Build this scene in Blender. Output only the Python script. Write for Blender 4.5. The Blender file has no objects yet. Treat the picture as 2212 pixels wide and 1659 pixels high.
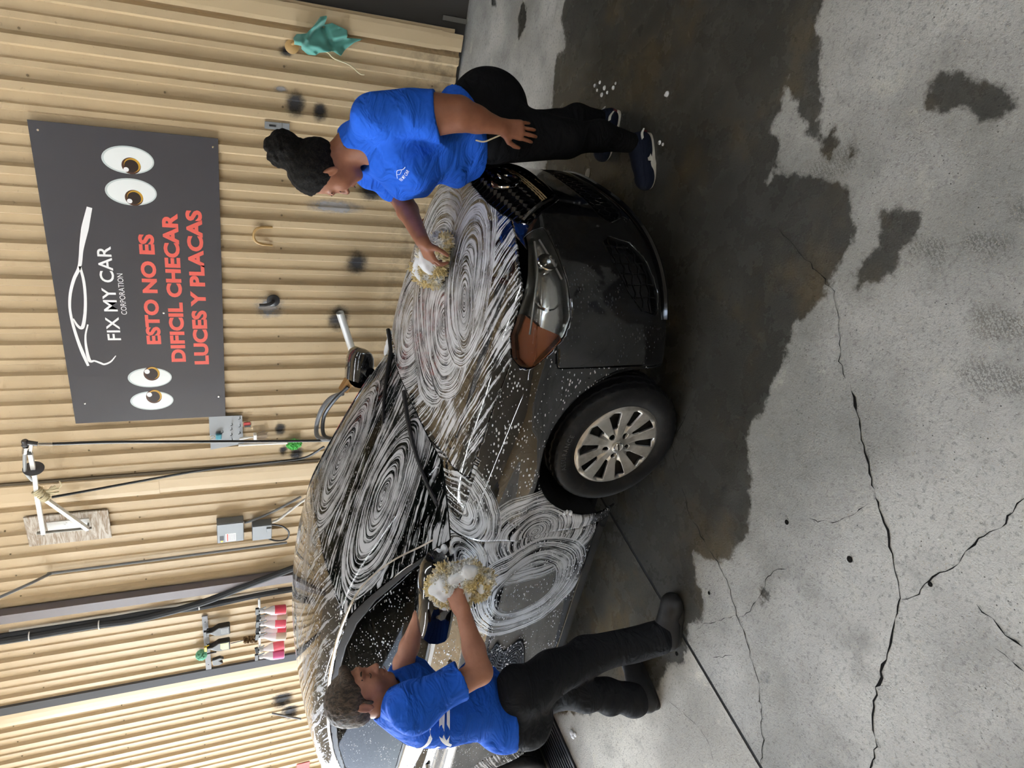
import bpy, bmesh, math, random
import numpy as np
from mathutils import Vector, Matrix
random.seed(7); RNG = np.random.default_rng(11)
SC = bpy.context.scene
COL = SC.collection
V3 = lambda *a: np.array(a, float)

# ------------------------------------------------------------------ camera
# the photograph is an upright shot lying on its side: the camera is rolled a quarter turn
CAM_H = 1.96
RW = np.array([[0.846127, 0.18669525, -0.49921336],
               [0.53179985, -0.35805958, 0.7674518],
               [-0.03546852, -0.91484328, -0.40224838]])   # columns: right, down, forward of the upright picture
cam_d = bpy.data.cameras.new('camera'); cam = bpy.data.objects.new('camera', cam_d); COL.objects.link(cam)
cam_d.sensor_fit = 'HORIZONTAL'; cam_d.sensor_width = 36.0; cam_d.lens = 1480.0 / 2212.0 * 36.0
cam_d.clip_start = 0.05; cam_d.clip_end = 200
_m = np.eye(4); _m[:3, 0] = RW[:, 1]; _m[:3, 1] = RW[:, 0]; _m[:3, 2] = -RW[:, 2]; _m[:3, 3] = (0, 0, CAM_H)
cam.matrix_world = Matrix(_m.tolist())
SC.camera = cam

# ------------------------------------------------------------------ sky, daylight through the open end, exposure
world = bpy.data.worlds.new('world'); SC.world = world; world.use_nodes = True
wn = world.node_tree.nodes; wl = world.node_tree.links
bg = wn['Background']
sky = wn.new('ShaderNodeTexSky'); sky.sky_type = 'NISHITA'; sky.sun_disc = False
sky.sun_elevation = math.radians(50); sky.sun_rotation = math.radians(300); sky.air_density = 1.0; sky.dust_density = 1.0
hsv = wn.new('ShaderNodeHueSaturation'); hsv.inputs['Saturation'].default_value = 0.55
wl.new(sky.outputs[0], hsv.inputs['Color']); wl.new(hsv.outputs[0], bg.inputs[0])
bg.inputs[1].default_value = 0.95
OPEN_X = -13.0; BACK_Y = 5.81; FRONT_Y = -5.2; CEIL_Z = 5.2; RIGHT_X = 5.5
sun_d = bpy.data.lights.new('sun', 'SUN'); sun_d.energy = 6.0; sun_d.angle = math.radians(1.5); sun_d.color = (1, .95, .87)
sun = bpy.data.objects.new('sun', sun_d); COL.objects.link(sun)
sun.rotation_euler = Vector((0.50, -0.45, -0.9)).to_track_quat('-Z', 'Y').to_euler()
def portal(name, loc, rot, sx, sy):
    d = bpy.data.lights.new(name, 'AREA'); d.shape = 'RECTANGLE'; d.size = sx; d.size_y = sy
    d.cycles.is_portal = True
    o = bpy.data.objects.new(name, d); COL.objects.link(o); o.location = loc; o.rotation_euler = rot
portal('daylight_portal', (OPEN_X, (BACK_Y + FRONT_Y) / 2, CEIL_Z / 2), (0, math.radians(-90), 0), CEIL_Z, BACK_Y - FRONT_Y)
SC.view_settings.view_transform = 'Standard'; SC.view_settings.look = 'None'
SC.view_settings.gamma = 1.0; SC.view_settings.use_curve_mapping = False
SC.view_settings.exposure = 1.5
SC.cycles.max_bounces = 6; SC.cycles.diffuse_bounces = 4; SC.cycles.glossy_bounces = 3
SC.cycles.use_adaptive_sampling = True; SC.cycles.adaptive_threshold = .1; SC.cycles.adaptive_min_samples = 10
SC.cycles.transparent_max_bounces = 10; SC.cycles.use_denoising = True
SC.cycles.sample_clamp_indirect = 8.0
SC.cycles.caustics_reflective = False; SC.cycles.caustics_refractive = False

# ------------------------------------------------------------------ helpers
def px(x, y, Y):
    """point of the place on the plane y = Y that the photograph shows at pixel (x, y)"""
    d = RW @ np.array([(1659 - y - 829.5) / 1480, (x - 1106) / 1480, 1.0])
    return d * (Y / d[1]) + np.array([0, 0, CAM_H])
def pz(x, y, z=0.0):
    d = RW @ np.array([(1659 - y - 829.5) / 1480, (x - 1106) / 1480, 1.0])
    return d * ((z - CAM_H) / d[2]) + np.array([0, 0, CAM_H])

MATS = {}
def mat(name, col=(.5, .5, .5), rough=.5, metal=0., spec=.5, coat=0., emit=None, estr=0., alpha=None, trans=0., ior=1.45, sheen=0.):
    if name in MATS: return MATS[name]
    m = bpy.data.materials.new(name); m.use_nodes = True
    b = m.node_tree.nodes['Principled BSDF']
    b.inputs['Base Color'].default_value = (*col, 1); b.inputs['Roughness'].default_value = rough
    b.inputs['Metallic'].default_value = metal; b.inputs['Specular IOR Level'].default_value = spec
    b.inputs['Coat Weight'].default_value = coat; b.inputs['Coat Roughness'].default_value = .04
    b.inputs['IOR'].default_value = ior; b.inputs['Transmission Weight'].default_value = trans
    b.inputs['Sheen Weight'].default_value = sheen
    if emit: b.inputs['Emission Color'].default_value = (*emit, 1); b.inputs['Emission Strength'].default_value = estr
    MATS[name] = m
    return m
def srgb(r, g, b):
    f = lambda c: ((c / 255 + .055) / 1.055) ** 2.4 if c > 10 else c / 255 / 12.92
    return (f(r), f(g), f(b))
class NT:
    """small node-graph writer"""
    def __init__(s, m): s.m = m; s.t = m.node_tree; s.n = s.t.nodes; s.l = s.t.links; s.b = s.n.get('Principled BSDF')
    def _set(s, sock, v):
        if v is None: return
        if hasattr(v, 'is_linked') or isinstance(v, bpy.types.NodeSocket): s.l.new(v, sock)
        else:
            if isinstance(v, (tuple, list)) and len(v) == 3 and sock.type == 'RGBA': v = (*v, 1)
            sock.default_value = v
    def math(s, op, a, b=None, c=None, clamp=False):
        n = s.n.new('ShaderNodeMath'); n.operation = op; n.use_clamp = clamp
        for i, v in enumerate((a, b, c)): s._set(n.inputs[i], v)
        return n.outputs[0]
    def coord(s, kind='Object'):
        return s.n.new('ShaderNodeTexCoord').outputs[kind]
    def mapping(s, vec, loc=(0, 0, 0), rot=(0, 0, 0), scale=(1, 1, 1)):
        n = s.n.new('ShaderNodeMapping'); s.l.new(vec, n.inputs[0])
        n.inputs[1].default_value = loc; n.inputs[2].default_value = rot; n.inputs[3].default_value = scale
        return n.outputs[0]
    def sep(s, vec):
        n = s.n.new('ShaderNodeSeparateXYZ'); s.l.new(vec, n.inputs[0]); return n.outputs
    def comb(s, x, y, z):
        n = s.n.new('ShaderNodeCombineXYZ')
        for i, v in enumerate((x, y, z)): s._set(n.inputs[i], v)
        return n.outputs[0]
    def noise(s, vec, scale=5, detail=3, rough=.55, dist=0., out='Fac', lac=2.):
        n = s.n.new('ShaderNodeTexNoise'); s.l.new(vec, n.inputs['Vector'])
        n.inputs['Scale'].default_value = scale; n.inputs['Detail'].default_value = detail
        n.inputs['Roughness'].default_value = rough; n.inputs['Distortion'].default_value = dist
        n.inputs['Lacunarity'].default_value = lac
        return n.outputs[out]
    def voronoi(s, vec, scale=5, feature='F1', out='Distance', rnd=1.):
        n = s.n.new('ShaderNodeTexVoronoi'); n.feature = feature; s.l.new(vec, n.inputs['Vector'])
        n.inputs['Scale'].default_value = scale; n.inputs['Randomness'].default_value = rnd
        return n.outputs[out]
    def wave(s, vec, scale=5, dist=0, detail=2, dscale=1, kind='BANDS', dirn='X', prof='SIN'):
        n = s.n.new('ShaderNodeTexWave'); n.wave_type = kind; n.wave_profile = prof
        if kind == 'BANDS': n.bands_direction = dirn
        s.l.new(vec, n.inputs['Vector']); n.inputs['Scale'].default_value = scale
        n.inputs['Distortion'].default_value = dist; n.inputs['Detail'].default_value = detail; n.inputs['Detail Scale'].default_value = dscale
        return n.outputs['Fac']
    def step(s, v, a, b, lo=0., hi=1.):
        n = s.n.new('ShaderNodeMapRange'); n.interpolation_type = 'SMOOTHSTEP'
        s._set(n.inputs['Value'], v)
        for k, q in (('From Min', a), ('From Max', b), ('To Min', lo), ('To Max', hi)): s._set(n.inputs[k], q)
        return n.outputs[0]
    def mix(s, f, a, b, mode='MIX'):
        n = s.n.new('ShaderNodeMix'); n.data_type = 'RGBA'; n.blend_type = mode
        s._set(n.inputs[0], f); s._set(n.inputs[6], a); s._set(n.inputs[7], b)
        return n.outputs[2]
    def mixf(s, f, a, b):
        n = s.n.new('ShaderNodeMix'); n.data_type = 'FLOAT'
        s._set(n.inputs[0], f); s._set(n.inputs[2], a); s._set(n.inputs[3], b)
        return n.outputs[0]
    def attr(s, name):
        n = s.n.new('ShaderNodeAttribute'); n.attribute_name = name; return n.outputs['Fac']
    def bump(s, h, strength=.3, dist=.01, to=None):
        n = s.n.new('ShaderNodeBump'); n.inputs['Strength'].default_value = strength; n.inputs['Distance'].default_value = dist
        s.l.new(h, n.inputs['Height'])
        s.l.new(n.outputs[0], (to or s.b).inputs['Normal']); return n.outputs[0]
    def set(s, **k):
        for a, v in k.items(): s._set(s.b.inputs[a.replace('_', ' ')], v)
        return s

def mesh(name, verts, faces, material=None, parent=None, smooth=False, attrs=None):
    me = bpy.data.meshes.new(name)
    if isinstance(faces, np.ndarray) and len(faces):
        verts = np.asarray(verts, np.float32); k = faces.shape[1]
        me.vertices.add(len(verts)); me.vertices.foreach_set('co', verts.ravel())
        me.loops.add(faces.size); me.loops.foreach_set('vertex_index', faces.astype(np.int32).ravel())
        me.polygons.add(len(faces)); me.polygons.foreach_set('loop_start', np.arange(0, faces.size, k, dtype=np.int32))
        me.update(calc_edges=True); me.validate()
    else:
        me.from_pydata([tuple(map(float, v)) for v in verts], [], [tuple(map(int, f)) for f in faces]); me.update()
    me.polygons.foreach_set('use_smooth', [bool(smooth)] * len(me.polygons))
    if attrs:
        for k, a in attrs.items():
            at = me.attributes.new(k, 'FLOAT', 'POINT'); at.data.foreach_set('value', np.asarray(a, np.float32))
    o = bpy.data.objects.new(name, me); COL.objects.link(o)
    if material: me.materials.append(material)
    if parent is not None: o.parent = parent
    return o
def link_mesh(name, me, parent=None, loc=None, rot=None, scale=None):
    o = bpy.data.objects.new(name, me); COL.objects.link(o)
    if parent is not None: o.parent = parent
    if loc is not None: o.location = loc
    if rot is not None: o.rotation_euler = rot
    if scale is not None: o.scale = scale
    return o
def empty(name, loc=(0, 0, 0), rz=0.0, rot=None, parent=None):
    o = bpy.data.objects.new(name, None); COL.objects.link(o); o.location = loc
    o.rotation_euler = rot if rot else (0, 0, rz); o.empty_display_size = .1
    if parent is not None: o.parent = parent
    return o
def tag(o, label=None, cat=None, group=None, kind=None):
    for k, v in (('label', label), ('category', cat), ('group', group), ('kind', kind)):
        if v: o[k] = v
    return o
class MB:
    """collects simple solids into one mesh"""
    def __init__(s): s.v = []; s.f = []
    def add(s, v, f):
        n = len(s.v); s.v += [tuple(map(float, q)) for q in v]; s.f += [tuple(int(i) + n for i in q) for q in f]; return s
    def box(s, c, d, R=None):
        c = np.array(c, float); d = np.array(d, float) / 2
        q = np.array([[x, y, z] for x in (-1, 1) for y in (-1, 1) for z in (-1, 1)]) * d
        if R is not None: q = q @ np.array(R).T
        return s.add(q + c, [(0, 1, 3, 2), (4, 6, 7, 5), (0, 4, 5, 1), (2, 3, 7, 6), (0, 2, 6, 4), (1, 5, 7, 3)])
    def bar(s, a, b, w, t, up=(0, 0, 1)):
        """rectangular bar from a to b, w across and t along up"""
        a = np.array(a, float); b = np.array(b, float); z = b - a; L = np.linalg.norm(z); z /= L
        up = np.array(up, float); x = np.cross(up, z)
        if np.linalg.norm(x) < 1e-6: x = np.cross((1, 0, 0.01), z)
        x /= np.linalg.norm(x); y = np.cross(z, x)
        return s.box((a + b) / 2, (w, t, L), np.stack([x, y, z], 1))
    def tube(s, pts, r, n=10, cap=True):
        pts = [np.array(p, float) for p in pts]; m = len(pts)
        rr = r if hasattr(r, '__len__') else [r] * m
        t = [pts[min(i + 1, m - 1)] - pts[max(i - 1, 0)] for i in range(m)]
        t = [q / (np.linalg.norm(q) + 1e-12) for q in t]
        u = np.cross(t[0], (0, 0, 1.0))
        if np.linalg.norm(u) < 1e-3: u = np.cross(t[0], (1.0, 0, 0))
        u /= np.linalg.norm(u); V = []; F = []
        for i in range(m):
            u = u - t[i] * np.dot(u, t[i]); u /= np.linalg.norm(u); w = np.cross(t[i], u)
            for k in range(n):
                a = 2 * math.pi * k / n; V.append(pts[i] + rr[i] * (math.cos(a) * u + math.sin(a) * w))
        for i in range(m - 1):
            for k in range(n):
                k2 = (k + 1) % n; F.append((i * n + k, i * n + k2, (i + 1) * n + k2, (i + 1) * n + k))
        if cap: F.append(tuple(range(n - 1, -1, -1))); F.append(tuple((m - 1) * n + k for k in range(n)))
        return s.add(V, F)
    def lathe(s, prof, c=(0, 0, 0), axis='z', n=24, R=None):
        """prof: list of (radius, height)"""
        V = []; F = []; m = len(prof)
        for r, z in prof:
            for k in range(n):
                a = 2 * math.pi * k / n; V.append((r * math.cos(a), r * math.sin(a), z))
        for i in range(m - 1):
            for k in range(n):
                k2 = (k + 1) % n; F.append((i * n + k, i * n + k2, (i + 1) * n + k2, (i + 1) * n + k))
        V = np.array(V)
        if axis == 'y': V = V[:, [0, 2, 1]] * [1, -1, 1]     # height points to -y
        if axis == 'x': V = V[:, [2, 0, 1]]
        if R is not None: V = V @ np.array(R).T
        return s.add(V + np.array(c, float), F)
    def prism(s, poly, d, o=(0, 0, 0), ax=((1, 0, 0), (0, 0, 1)), nrm=(0, -1, 0)):
        """polygon in the plane ax, pushed d along nrm"""
        ax = np.array(ax, float); nrm = np.array(nrm, float); o = np.array(o, float)
        P = [o + p[0] * ax[0] + p[1] * ax[1] for p in poly]; n = len(P)
        Q = [p + nrm * d for p in P]
        F = [tuple(range(n - 1, -1, -1)), tuple(range(n, 2 * n))] + [(i, (i + 1) % n, n + (i + 1) % n, n + i) for i in range(n)]
        return s.add(P + Q, F)
    def build(s, name, m=None, parent=None, smooth=False, bevel=0.):
        o = mesh(name, s.v, s.f, m, parent)
        bm = bmesh.new(); bm.from_mesh(o.data); bmesh.ops.recalc_face_normals(bm, faces=bm.faces); bm.to_mesh(o.data); bm.free()
        if smooth:
            o.data.polygons.foreach_set('use_smooth', [True] * len(o.data.polygons))
            if hasattr(o.data, 'set_sharp_from_angle'): o.data.set_sharp_from_angle(angle=math.radians(38))
        if bevel:
            b = o.modifiers.new('bevel', 'BEVEL'); b.width = bevel; b.segments = 2; b.limit_method = 'ANGLE'; b.angle_limit = .6
        return o
def catmull(pts, n=8, closed=False):
    P = np.array(pts, float); m = len(P); out = []
    for i in range(m if closed else m - 1):
        p0 = P[i - 1] if (i or closed) else 2 * P[0] - P[1]; p1 = P[i]; p2 = P[(i + 1) % m]
        p3 = P[(i + 2) % m] if (closed or i + 2 < m) else 2 * P[-1] - P[-2]
        for k in range(n):
            t = k / n; out.append(.5 * (2 * p1 + (p2 - p0) * t + (2 * p0 - 5 * p1 + 4 * p2 - p3) * t * t + (3 * p1 - p0 - 3 * p2 + p3) * t ** 3))
    if not closed: out.append(P[-1])
    return np.array(out)
_TXT = {}
def text_mesh(body, size=1.0, bold=0.0, extrude=0.0, spacing=1.0):
    """flat lettering from the built-in font as numpy triangles / polygons"""
    cu = bpy.data.curves.new('lettering', 'FONT'); cu.body = body; cu.size = size; cu.offset = bold; cu.extrude = extrude
    cu.space_character = spacing; cu.align_x = 'CENTER'; cu.resolution_u = 4
    ob = bpy.data.objects.new('lettering', cu); COL.objects.link(ob)
    me = bpy.data.meshes.new_from_object(ob)
    V = np.array([v.co[:] for v in me.vertices]); F = [tuple(p.vertices) for p in me.polygons]
    bpy.data.objects.remove(ob); bpy.data.curves.remove(cu); bpy.data.meshes.remove(me)
    return V, F

# implicit surfaces -------------------------------------------------
def smin(a, b, k):
    if k <= 0: return np.minimum(a, b)
    h = np.maximum(k - np.abs(a - b), 0) / k
    return np.minimum(a, b) - h * h * k * .25
def smax(a, b, k): return -smin(-a, -b, k)
_EDG = [(0, 1), (2, 3), (4, 5), (6, 7), (0, 2), (1, 3), (4, 6), (5, 7), (0, 4), (1, 5), (2, 6), (3, 7)]
def surface_nets(F, org, h):
    nx, ny, nz = F.shape; S = F < 0
    C = np.zeros((nx - 1, ny - 1, nz - 1), np.int8)
    offs = [(i, j, k) for i in (0, 1) for j in (0, 1) for k in (0, 1)]
    for (i, j, k) in offs: C += S[i:nx - 1 + i, j:ny - 1 + j, k:nz - 1 + k]
    act = np.argwhere((C > 0) & (C < 8))
    val = np.stack([F[act[:, 0] + i, act[:, 1] + j, act[:, 2] + k] for (i, j, k) in offs], 1)
    acc = np.zeros((len(act), 3)); cnt = np.zeros(len(act)); O = np.array(offs, float)
    for a, b in _EDG:
        va, vb = val[:, a], val[:, b]; m = (va < 0) != (vb < 0)
        t = np.where(m, va / np.where(m, va - vb, 1), 0)
        acc += np.where(m[:, None], O[a] + (O[b] - O[a]) * t[:, None], 0); cnt += m
    V = (act + acc / cnt[:, None]) * h + np.array(org)
    idx = -np.ones(C.shape, np.int64); idx[act[:, 0], act[:, 1], act[:, 2]] = np.arange(len(act))
    Q = []
    for ax in range(3):
        sl0 = [slice(None)] * 3; sl1 = [slice(None)] * 3; sl0[ax] = slice(0, -1); sl1[ax] = slice(1, None)
        a = S[tuple(sl0)]; b = S[tuple(sl1)]; o1, o2 = [q for q in range(3) if q != ax]
        for flip in (0, 1):
            E = np.argwhere((a & ~b) if not flip else (~a & b))
            ok = (E[:, o1] > 0) & (E[:, o2] > 0) & (E[:, o1] < C.shape[o1]) & (E[:, o2] < C.shape[o2]); E = E[ok]
            def at(d1, d2):
                e = E.copy(); e[:, o1] -= d1; e[:, o2] -= d2; return idx[e[:, 0], e[:, 1], e[:, 2]]
            q = np.stack([at(1, 1), at(0, 1), at(0, 0), at(1, 0)], 1)
            if (flip == 1) != (ax == 1): q = q[:, ::-1]
            Q.append(q)
    return V, np.concatenate(Q)
def split(V, T, d, iso=0.0, attrs=None):
    """part of a triangle mesh where d < iso, cut exactly along the level line"""
    d = d - iso; ins = d < 0; c = ins[T].sum(1)
    out = [T[c == 3]]; newv = []; keys = []
    def edge(a, b):
        lo = np.minimum(a, b); hi = np.maximum(a, b); keys.append(np.stack([lo, hi], 1)); return len(keys) - 1
    parts = []
    for need in (1, 2):
        t = T[c == need]
        if not len(t): continue
        s = ins[t]; odd = s if need == 1 else ~s
        k = odd.argmax(1); r = np.arange(len(t))
        A, B, Cc = t[r, k], t[r, (k + 1) % 3], t[r, (k + 2) % 3]
        parts.append((need, A, B, Cc, edge(A, B), edge(A, Cc)))
    if keys:
        K = np.concatenate(keys); U, inv = np.unique(K, axis=0, return_inverse=True); inv = inv.ravel()
        t = d[U[:, 0]] / (d[U[:, 0]] - d[U[:, 1]])
        NV = V[U[:, 0]] + (V[U[:, 1]] - V[U[:, 0]]) * t[:, None]
        st = np.cumsum([0] + [len(q) for q in keys]); n0 = len(V)
        ids = [inv[st[i]:st[i + 1]] + n0 for i in range(len(keys))]
        for need, A, B, Cc, e1, e2 in parts:
            if need == 1: out.append(np.stack([A, ids[e1], ids[e2]], 1))
            else:
                out.append(np.stack([ids[e1], B, Cc], 1)); out.append(np.stack([ids[e1], Cc, ids[e2]], 1))
        V = np.concatenate([V, NV])
    T = np.concatenate(out); used, inv = np.unique(T, return_inverse=True)
    return V[used], inv.reshape(-1, 3)
def tri(Q): return np.concatenate([Q[:, [0, 1, 2]], Q[:, [0, 2, 3]]])
def poly_sd(P, x, y):
    """signed distance to polygon P (negative inside)"""
    P = np.asarray(P, float); n = len(P); d = np.full(x.shape, 1e9); c = np.zeros(x.shape, bool)
    for i in range(n):
        a = P[i]; b = P[(i + 1) % n]; e = b - a; wx = x - a[0]; wy = y - a[1]
        t = np.clip((wx * e[0] + wy * e[1]) / max(e @ e, 1e-12), 0, 1)
        d = np.minimum(d, (wx - t * e[0]) ** 2 + (wy - t * e[1]) ** 2)
        with np.errstate(divide='ignore', invalid='ignore'):
            c ^= ((a[1] > y) != (b[1] > y)) & (x < e[0] * (y - a[1]) / (e[1] if e[1] else 1e-12) + a[0])
    return np.where(c, -1, 1) * np.sqrt(d)
def spline(xs, ys):
    """natural cubic spline through the points, straight beyond the ends"""
    o = np.argsort(xs); X = np.array(xs, float)[o]; Y = np.array(ys, float)[o]; n = len(X); h = np.diff(X)
    A = np.eye(n); r = np.zeros(n)
    for i in range(1, n - 1):
        A[i, i - 1:i + 2] = h[i - 1], 2 * (h[i - 1] + h[i]), h[i]
        r[i] = 6 * ((Y[i + 1] - Y[i]) / h[i] - (Y[i] - Y[i - 1]) / h[i - 1])
    M = np.linalg.solve(A, r)
    tab = np.linspace(X[0], X[-1], 800); i = np.clip(np.searchsorted(X, tab) - 1, 0, n - 2)
    a = (X[i + 1] - tab) / h[i]; b = 1 - a
    ty = a * Y[i] + b * Y[i + 1] + ((a ** 3 - a) * M[i] + (b ** 3 - b) * M[i + 1]) * h[i] ** 2 / 6
    s0 = (ty[1] - ty[0]) / (tab[1] - tab[0]); s1 = (ty[-1] - ty[-2]) / (tab[-1] - tab[-2])
    def f(x):
        y = np.interp(x, tab, ty)
        return y + np.where(x < tab[0], (x - tab[0]) * s0, 0) + np.where(x > tab[-1], (x - tab[-1]) * s1, 0)
    return f
def rot3(ax, a):
    return np.array(Matrix.Rotation(a, 3, Vector(ax)))
def frame(z, x=(1, 0, 0)):
    """rotation whose third column is z and first column near x"""
    z = np.array(z, float); z /= np.linalg.norm(z); x = np.array(x, float); x -= z * (x @ z); x /= np.linalg.norm(x)
    return np.stack([x, np.cross(z, x), z], 1)
# ================================================================== the bay: floor, walls, ceiling
def concrete(name, base):
    m = mat(name, base, .8); t = NT(m); P = t.coord('Object')
    big = t.noise(P, .9, 4, .6); mid = t.noise(P, 5, 5, .65); fine = t.noise(P, 60, 3, .7)
    c = t.mix(t.step(big, .38, .64), tuple(.62 * q for q in base), tuple(1.12 * q for q in base))
    c = t.mix(t.step(mid, .52, .74, 0, .55), c, tuple(.45 * q for q in base))
    c = t.mix(t.step(mid, .30, .42, .5, 0), c, (base[0] * 1.2, base[1] * 1.18, base[2] * 1.1))
    c = t.mix(t.step(fine, .50, .70, 0, .6), c, tuple(.36 * q for q in base))
    vor = t.voronoi(P, 85); sp = t.step(t.noise(P, 25, 2), .40, .55)
    c = t.mix(t.math('MULTIPLY', t.step(vor, .12, .22, .75, 0), sp), c, (.42, .37, .29))
    vor2 = t.voronoi(P, 48); c = t.mix(t.math('MULTIPLY', t.step(vor2, .06, .13, .8, 0), t.step(t.noise(P, 7, 2), .5, .62)), c, (.03, .03, .028))
    # standing water: the shape of the wet patches is stored on the slab
    edge = t.math('ADD', t.attr('wet'), t.math('MULTIPLY', t.math('SUBTRACT', t.noise(P, 14, 5, .7), .5), .11))
    wet = t.step(edge, -.014, .010, 1, 0)
    damp = t.step(edge, -.02, .16, 1, 0)
    pr = t.math('ADD', t.attr('print'), t.math('MULTIPLY', t.math('SUBTRACT', t.noise(P, 22, 4, .7), .5), .09))
    tread = t.wave(t.mapping(P, rot=(0, 0, .6)), 24, 9, 3, 5)
    prm = t.math('MULTIPLY', t.step(pr, -.03, .02, 1, 0), t.step(tread, .45, .6))
    wet = t.math('MAXIMUM', wet, t.math('MULTIPLY', prm, .55))
    rust = t.mix(t.step(t.noise(P, 2.2, 4, .6), .48, .70), (.17, .168, .16), (.27, .22, .15))
    c = t.mix(t.math('MULTIPLY', damp, .28), c, (base[0] * .6, base[1] * .58, base[2] * .54))
    c = t.mix(wet, c, t.mix(1., c, rust, 'MULTIPLY'))
    rgh = t.mixf(wet, t.mixf(mid, .72, .95), t.mixf(t.step(mid, .40, .62), .16, .42))
    t.set(Base_Color=c, Roughness=rgh, Specular_IOR_Level=t.mixf(wet, .4, .22))
    h = t.math('ADD', t.math('MULTIPLY', t.noise(P, 130, 4, .75), 1.0), t.math('ADD', t.math('MULTIPLY', mid, .6), t.math('MULTIPLY', t.step(vor2, 0, .16), .5)))
    n = t.n.new('ShaderNodeBump'); n.inputs['Distance'].default_value = .006
    t.l.new(h, n.inputs['Height']); t.l.new(t.mixf(wet, .75, .22), n.inputs['Strength']); t.l.new(n.outputs[0], t.b.inputs['Normal'])
    return m
WET_PX = [
 [(1790,-60),(1762,55),(1777,100),(1770,190),(1782,225),(1770,250),(1772,295),(1745,290),(1720,230),(1706,215),(1704,165),(1690,235),(1660,285),(1688,300),(1686,340),(1658,395),(1690,370),(1760,380),
  (1815,390),(1835,415),(1845,475),(1850,500),(1815,575),(1780,645),(1720,700),(1700,770),(1665,830),(1660,870),(1615,930),(1625,1055),(1615,1150),(1575,1210),
  (1540,1215),(1495,1190),(1505,1245),(1522,1310),(1520,1340),(1485,1350),(1487,1380),(1478,1432),(1440,1440),(1420,1500),(1350,1500),(1262,1545),(1190,1540),(1165,1400),(1150,900),
  (1150,500),(1180,350),(1195,200),(1200,120),(1225,100),(1210,40),(1235,-60)],
 [(2035,150),(2065,150),(2110,165),(2120,180),(2190,185),(2190,230),(2170,265),(2120,270),(2100,230),(2050,245),(2000,235),(1995,200),(2010,170)],
 [(1905,445),(1985,455),(1998,480),(1990,515),(1950,535),(1945,580),(1905,605),(1850,625),(1838,600),(1865,560),(1900,530),(1900,480)],
 [(1130,0),(1140,20),(1135,60),(1120,85),(1118,40)], [(1060,-20),(1070,-20),(1072,15),(1062,15)],
 [(1770,305),(1800,270),(1812,300),(1800,340),(1780,350)], [(1830,330),(1842,310),(1850,325),(1836,365),(1815,350)],
 [(1635,1270),(1660,1272),(1662,1300),(1640,1310)][::-1], [(1640,1450),(1662,1455),(1660,1485),(1642,1480)],
]
PRINT_PX = [
 [(1960,520),(2010,500),(2060,520),(2055,560),(2020,590),(1990,560),(1955,560)], [(2080,490),(2120,485),(2180,500),(2185,540),(2130,565),(2080,550)],
 [(2195,420),(2230,420),(2230,490),(2185,480)], [(2100,660),(2150,655),(2230,680),(2230,745),(2120,740),(2090,710)],
 [(2050,800),(2110,772),(2230,800),(2230,865),(2100,850)], [(1640,400),(1700,380),(1840,300),(1860,330),(1850,375),(1780,400)],
]
def ground_poly(P): return [tuple(pz(a, b)[:2]) for a, b in P]
WETG = [ground_poly(p) for p in WET_PX]; PRINTG = [ground_poly(p) for p in PRINT_PX]
WETG[0] += [(.55, 4.30), (1.05, 4.15), (1.5, 3.6), (1.75, 2.9), (1.45, 2.3), (.95, 2.15), (.5, 2.1)]      # the wet patch runs on past the frame
SH = .095; JX = -2.57                       # the joint between the two slabs: x = JX + SH * y
def slab(name, x0, x1, mtl, parent):
    def axis(lo, hi, flo, fhi, st):
        a = [lo] if lo < flo else []
        a += list(np.arange(max(lo, flo), min(hi, fhi), st)); a.append(min(hi, fhi) if hi <= fhi else fhi)
        if hi > fhi: a += [hi]
        return np.unique(np.round(np.array(a), 5))
    gx = axis(x0, x1, -4.9, 2.2, .024); gy = axis(FRONT_Y, 8.0, .2, 6.0, .024)
    X, Y = np.meshgrid(gx, gy, indexing='ij'); Xs = X + SH * Y
    n, m = X.shape; idx = np.arange(n * m).reshape(n, m)
    F = np.stack([idx[:-1, :-1], idx[1:, :-1], idx[1:, 1:], idx[:-1, 1:]], -1).reshape(-1, 4)
    V = np.stack([Xs, Y, np.zeros_like(X)], -1).reshape(-1, 3)
    fx, fy = V[:, 0], V[:, 1]
    def field(polys):
        d = np.full(len(V), 5.0)
        for P in polys:
            P = np.array(P); lo = P.min(0) - .4; hi = P.max(0) + .4
            k = (fx > lo[0]) & (fx < hi[0]) & (fy > lo[1]) & (fy < hi[1])
            if k.any(): d[k] = np.minimum(d[k], poly_sd(P, fx[k], fy[k]))
        return np.clip(d, -1, 1)
    wet = field(WETG); pr = field(PRINTG)
    # border skirt so that the joint has depth
    b = np.concatenate([idx[:, 0], idx[-1, 1:], idx[::-1, -1][1:], idx[0, ::-1][1:-1]]); k = len(V)
    V2 = V[b] - [0, 0, .05]; nb = len(b); r = np.arange(nb)
    F2 = np.stack([b, k + r, k + (r + 1) % nb, b[(r + 1) % nb]], 1)
    return mesh(name, np.concatenate([V, V2]), np.concatenate([F, F2]), mtl, parent, attrs={'wet': np.concatenate([wet, wet[b]]), 'print': np.concatenate([pr, pr[b]])})
CON_A = concrete('concrete_grey', srgb(180, 178, 172)); CON_B = concrete('concrete_pale', srgb(206, 202, 192))
floor = mesh('floor', [(-60, -40, -.05), (12, -40, -.05), (12, 40, -.05), (-60, 40, -.05)], [(0, 1, 2, 3)], mat('subgrade', (.25, .235, .21), .9))
tag(floor, 'stained grey concrete slab floor of the wash bay', 'floor', kind='structure')
slab('concrete_slab', JX + .009, RIGHT_X, CON_A, floor); slab('concrete_slab', -14.5, JX - .009, CON_B, floor)
mb = MB()
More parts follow.
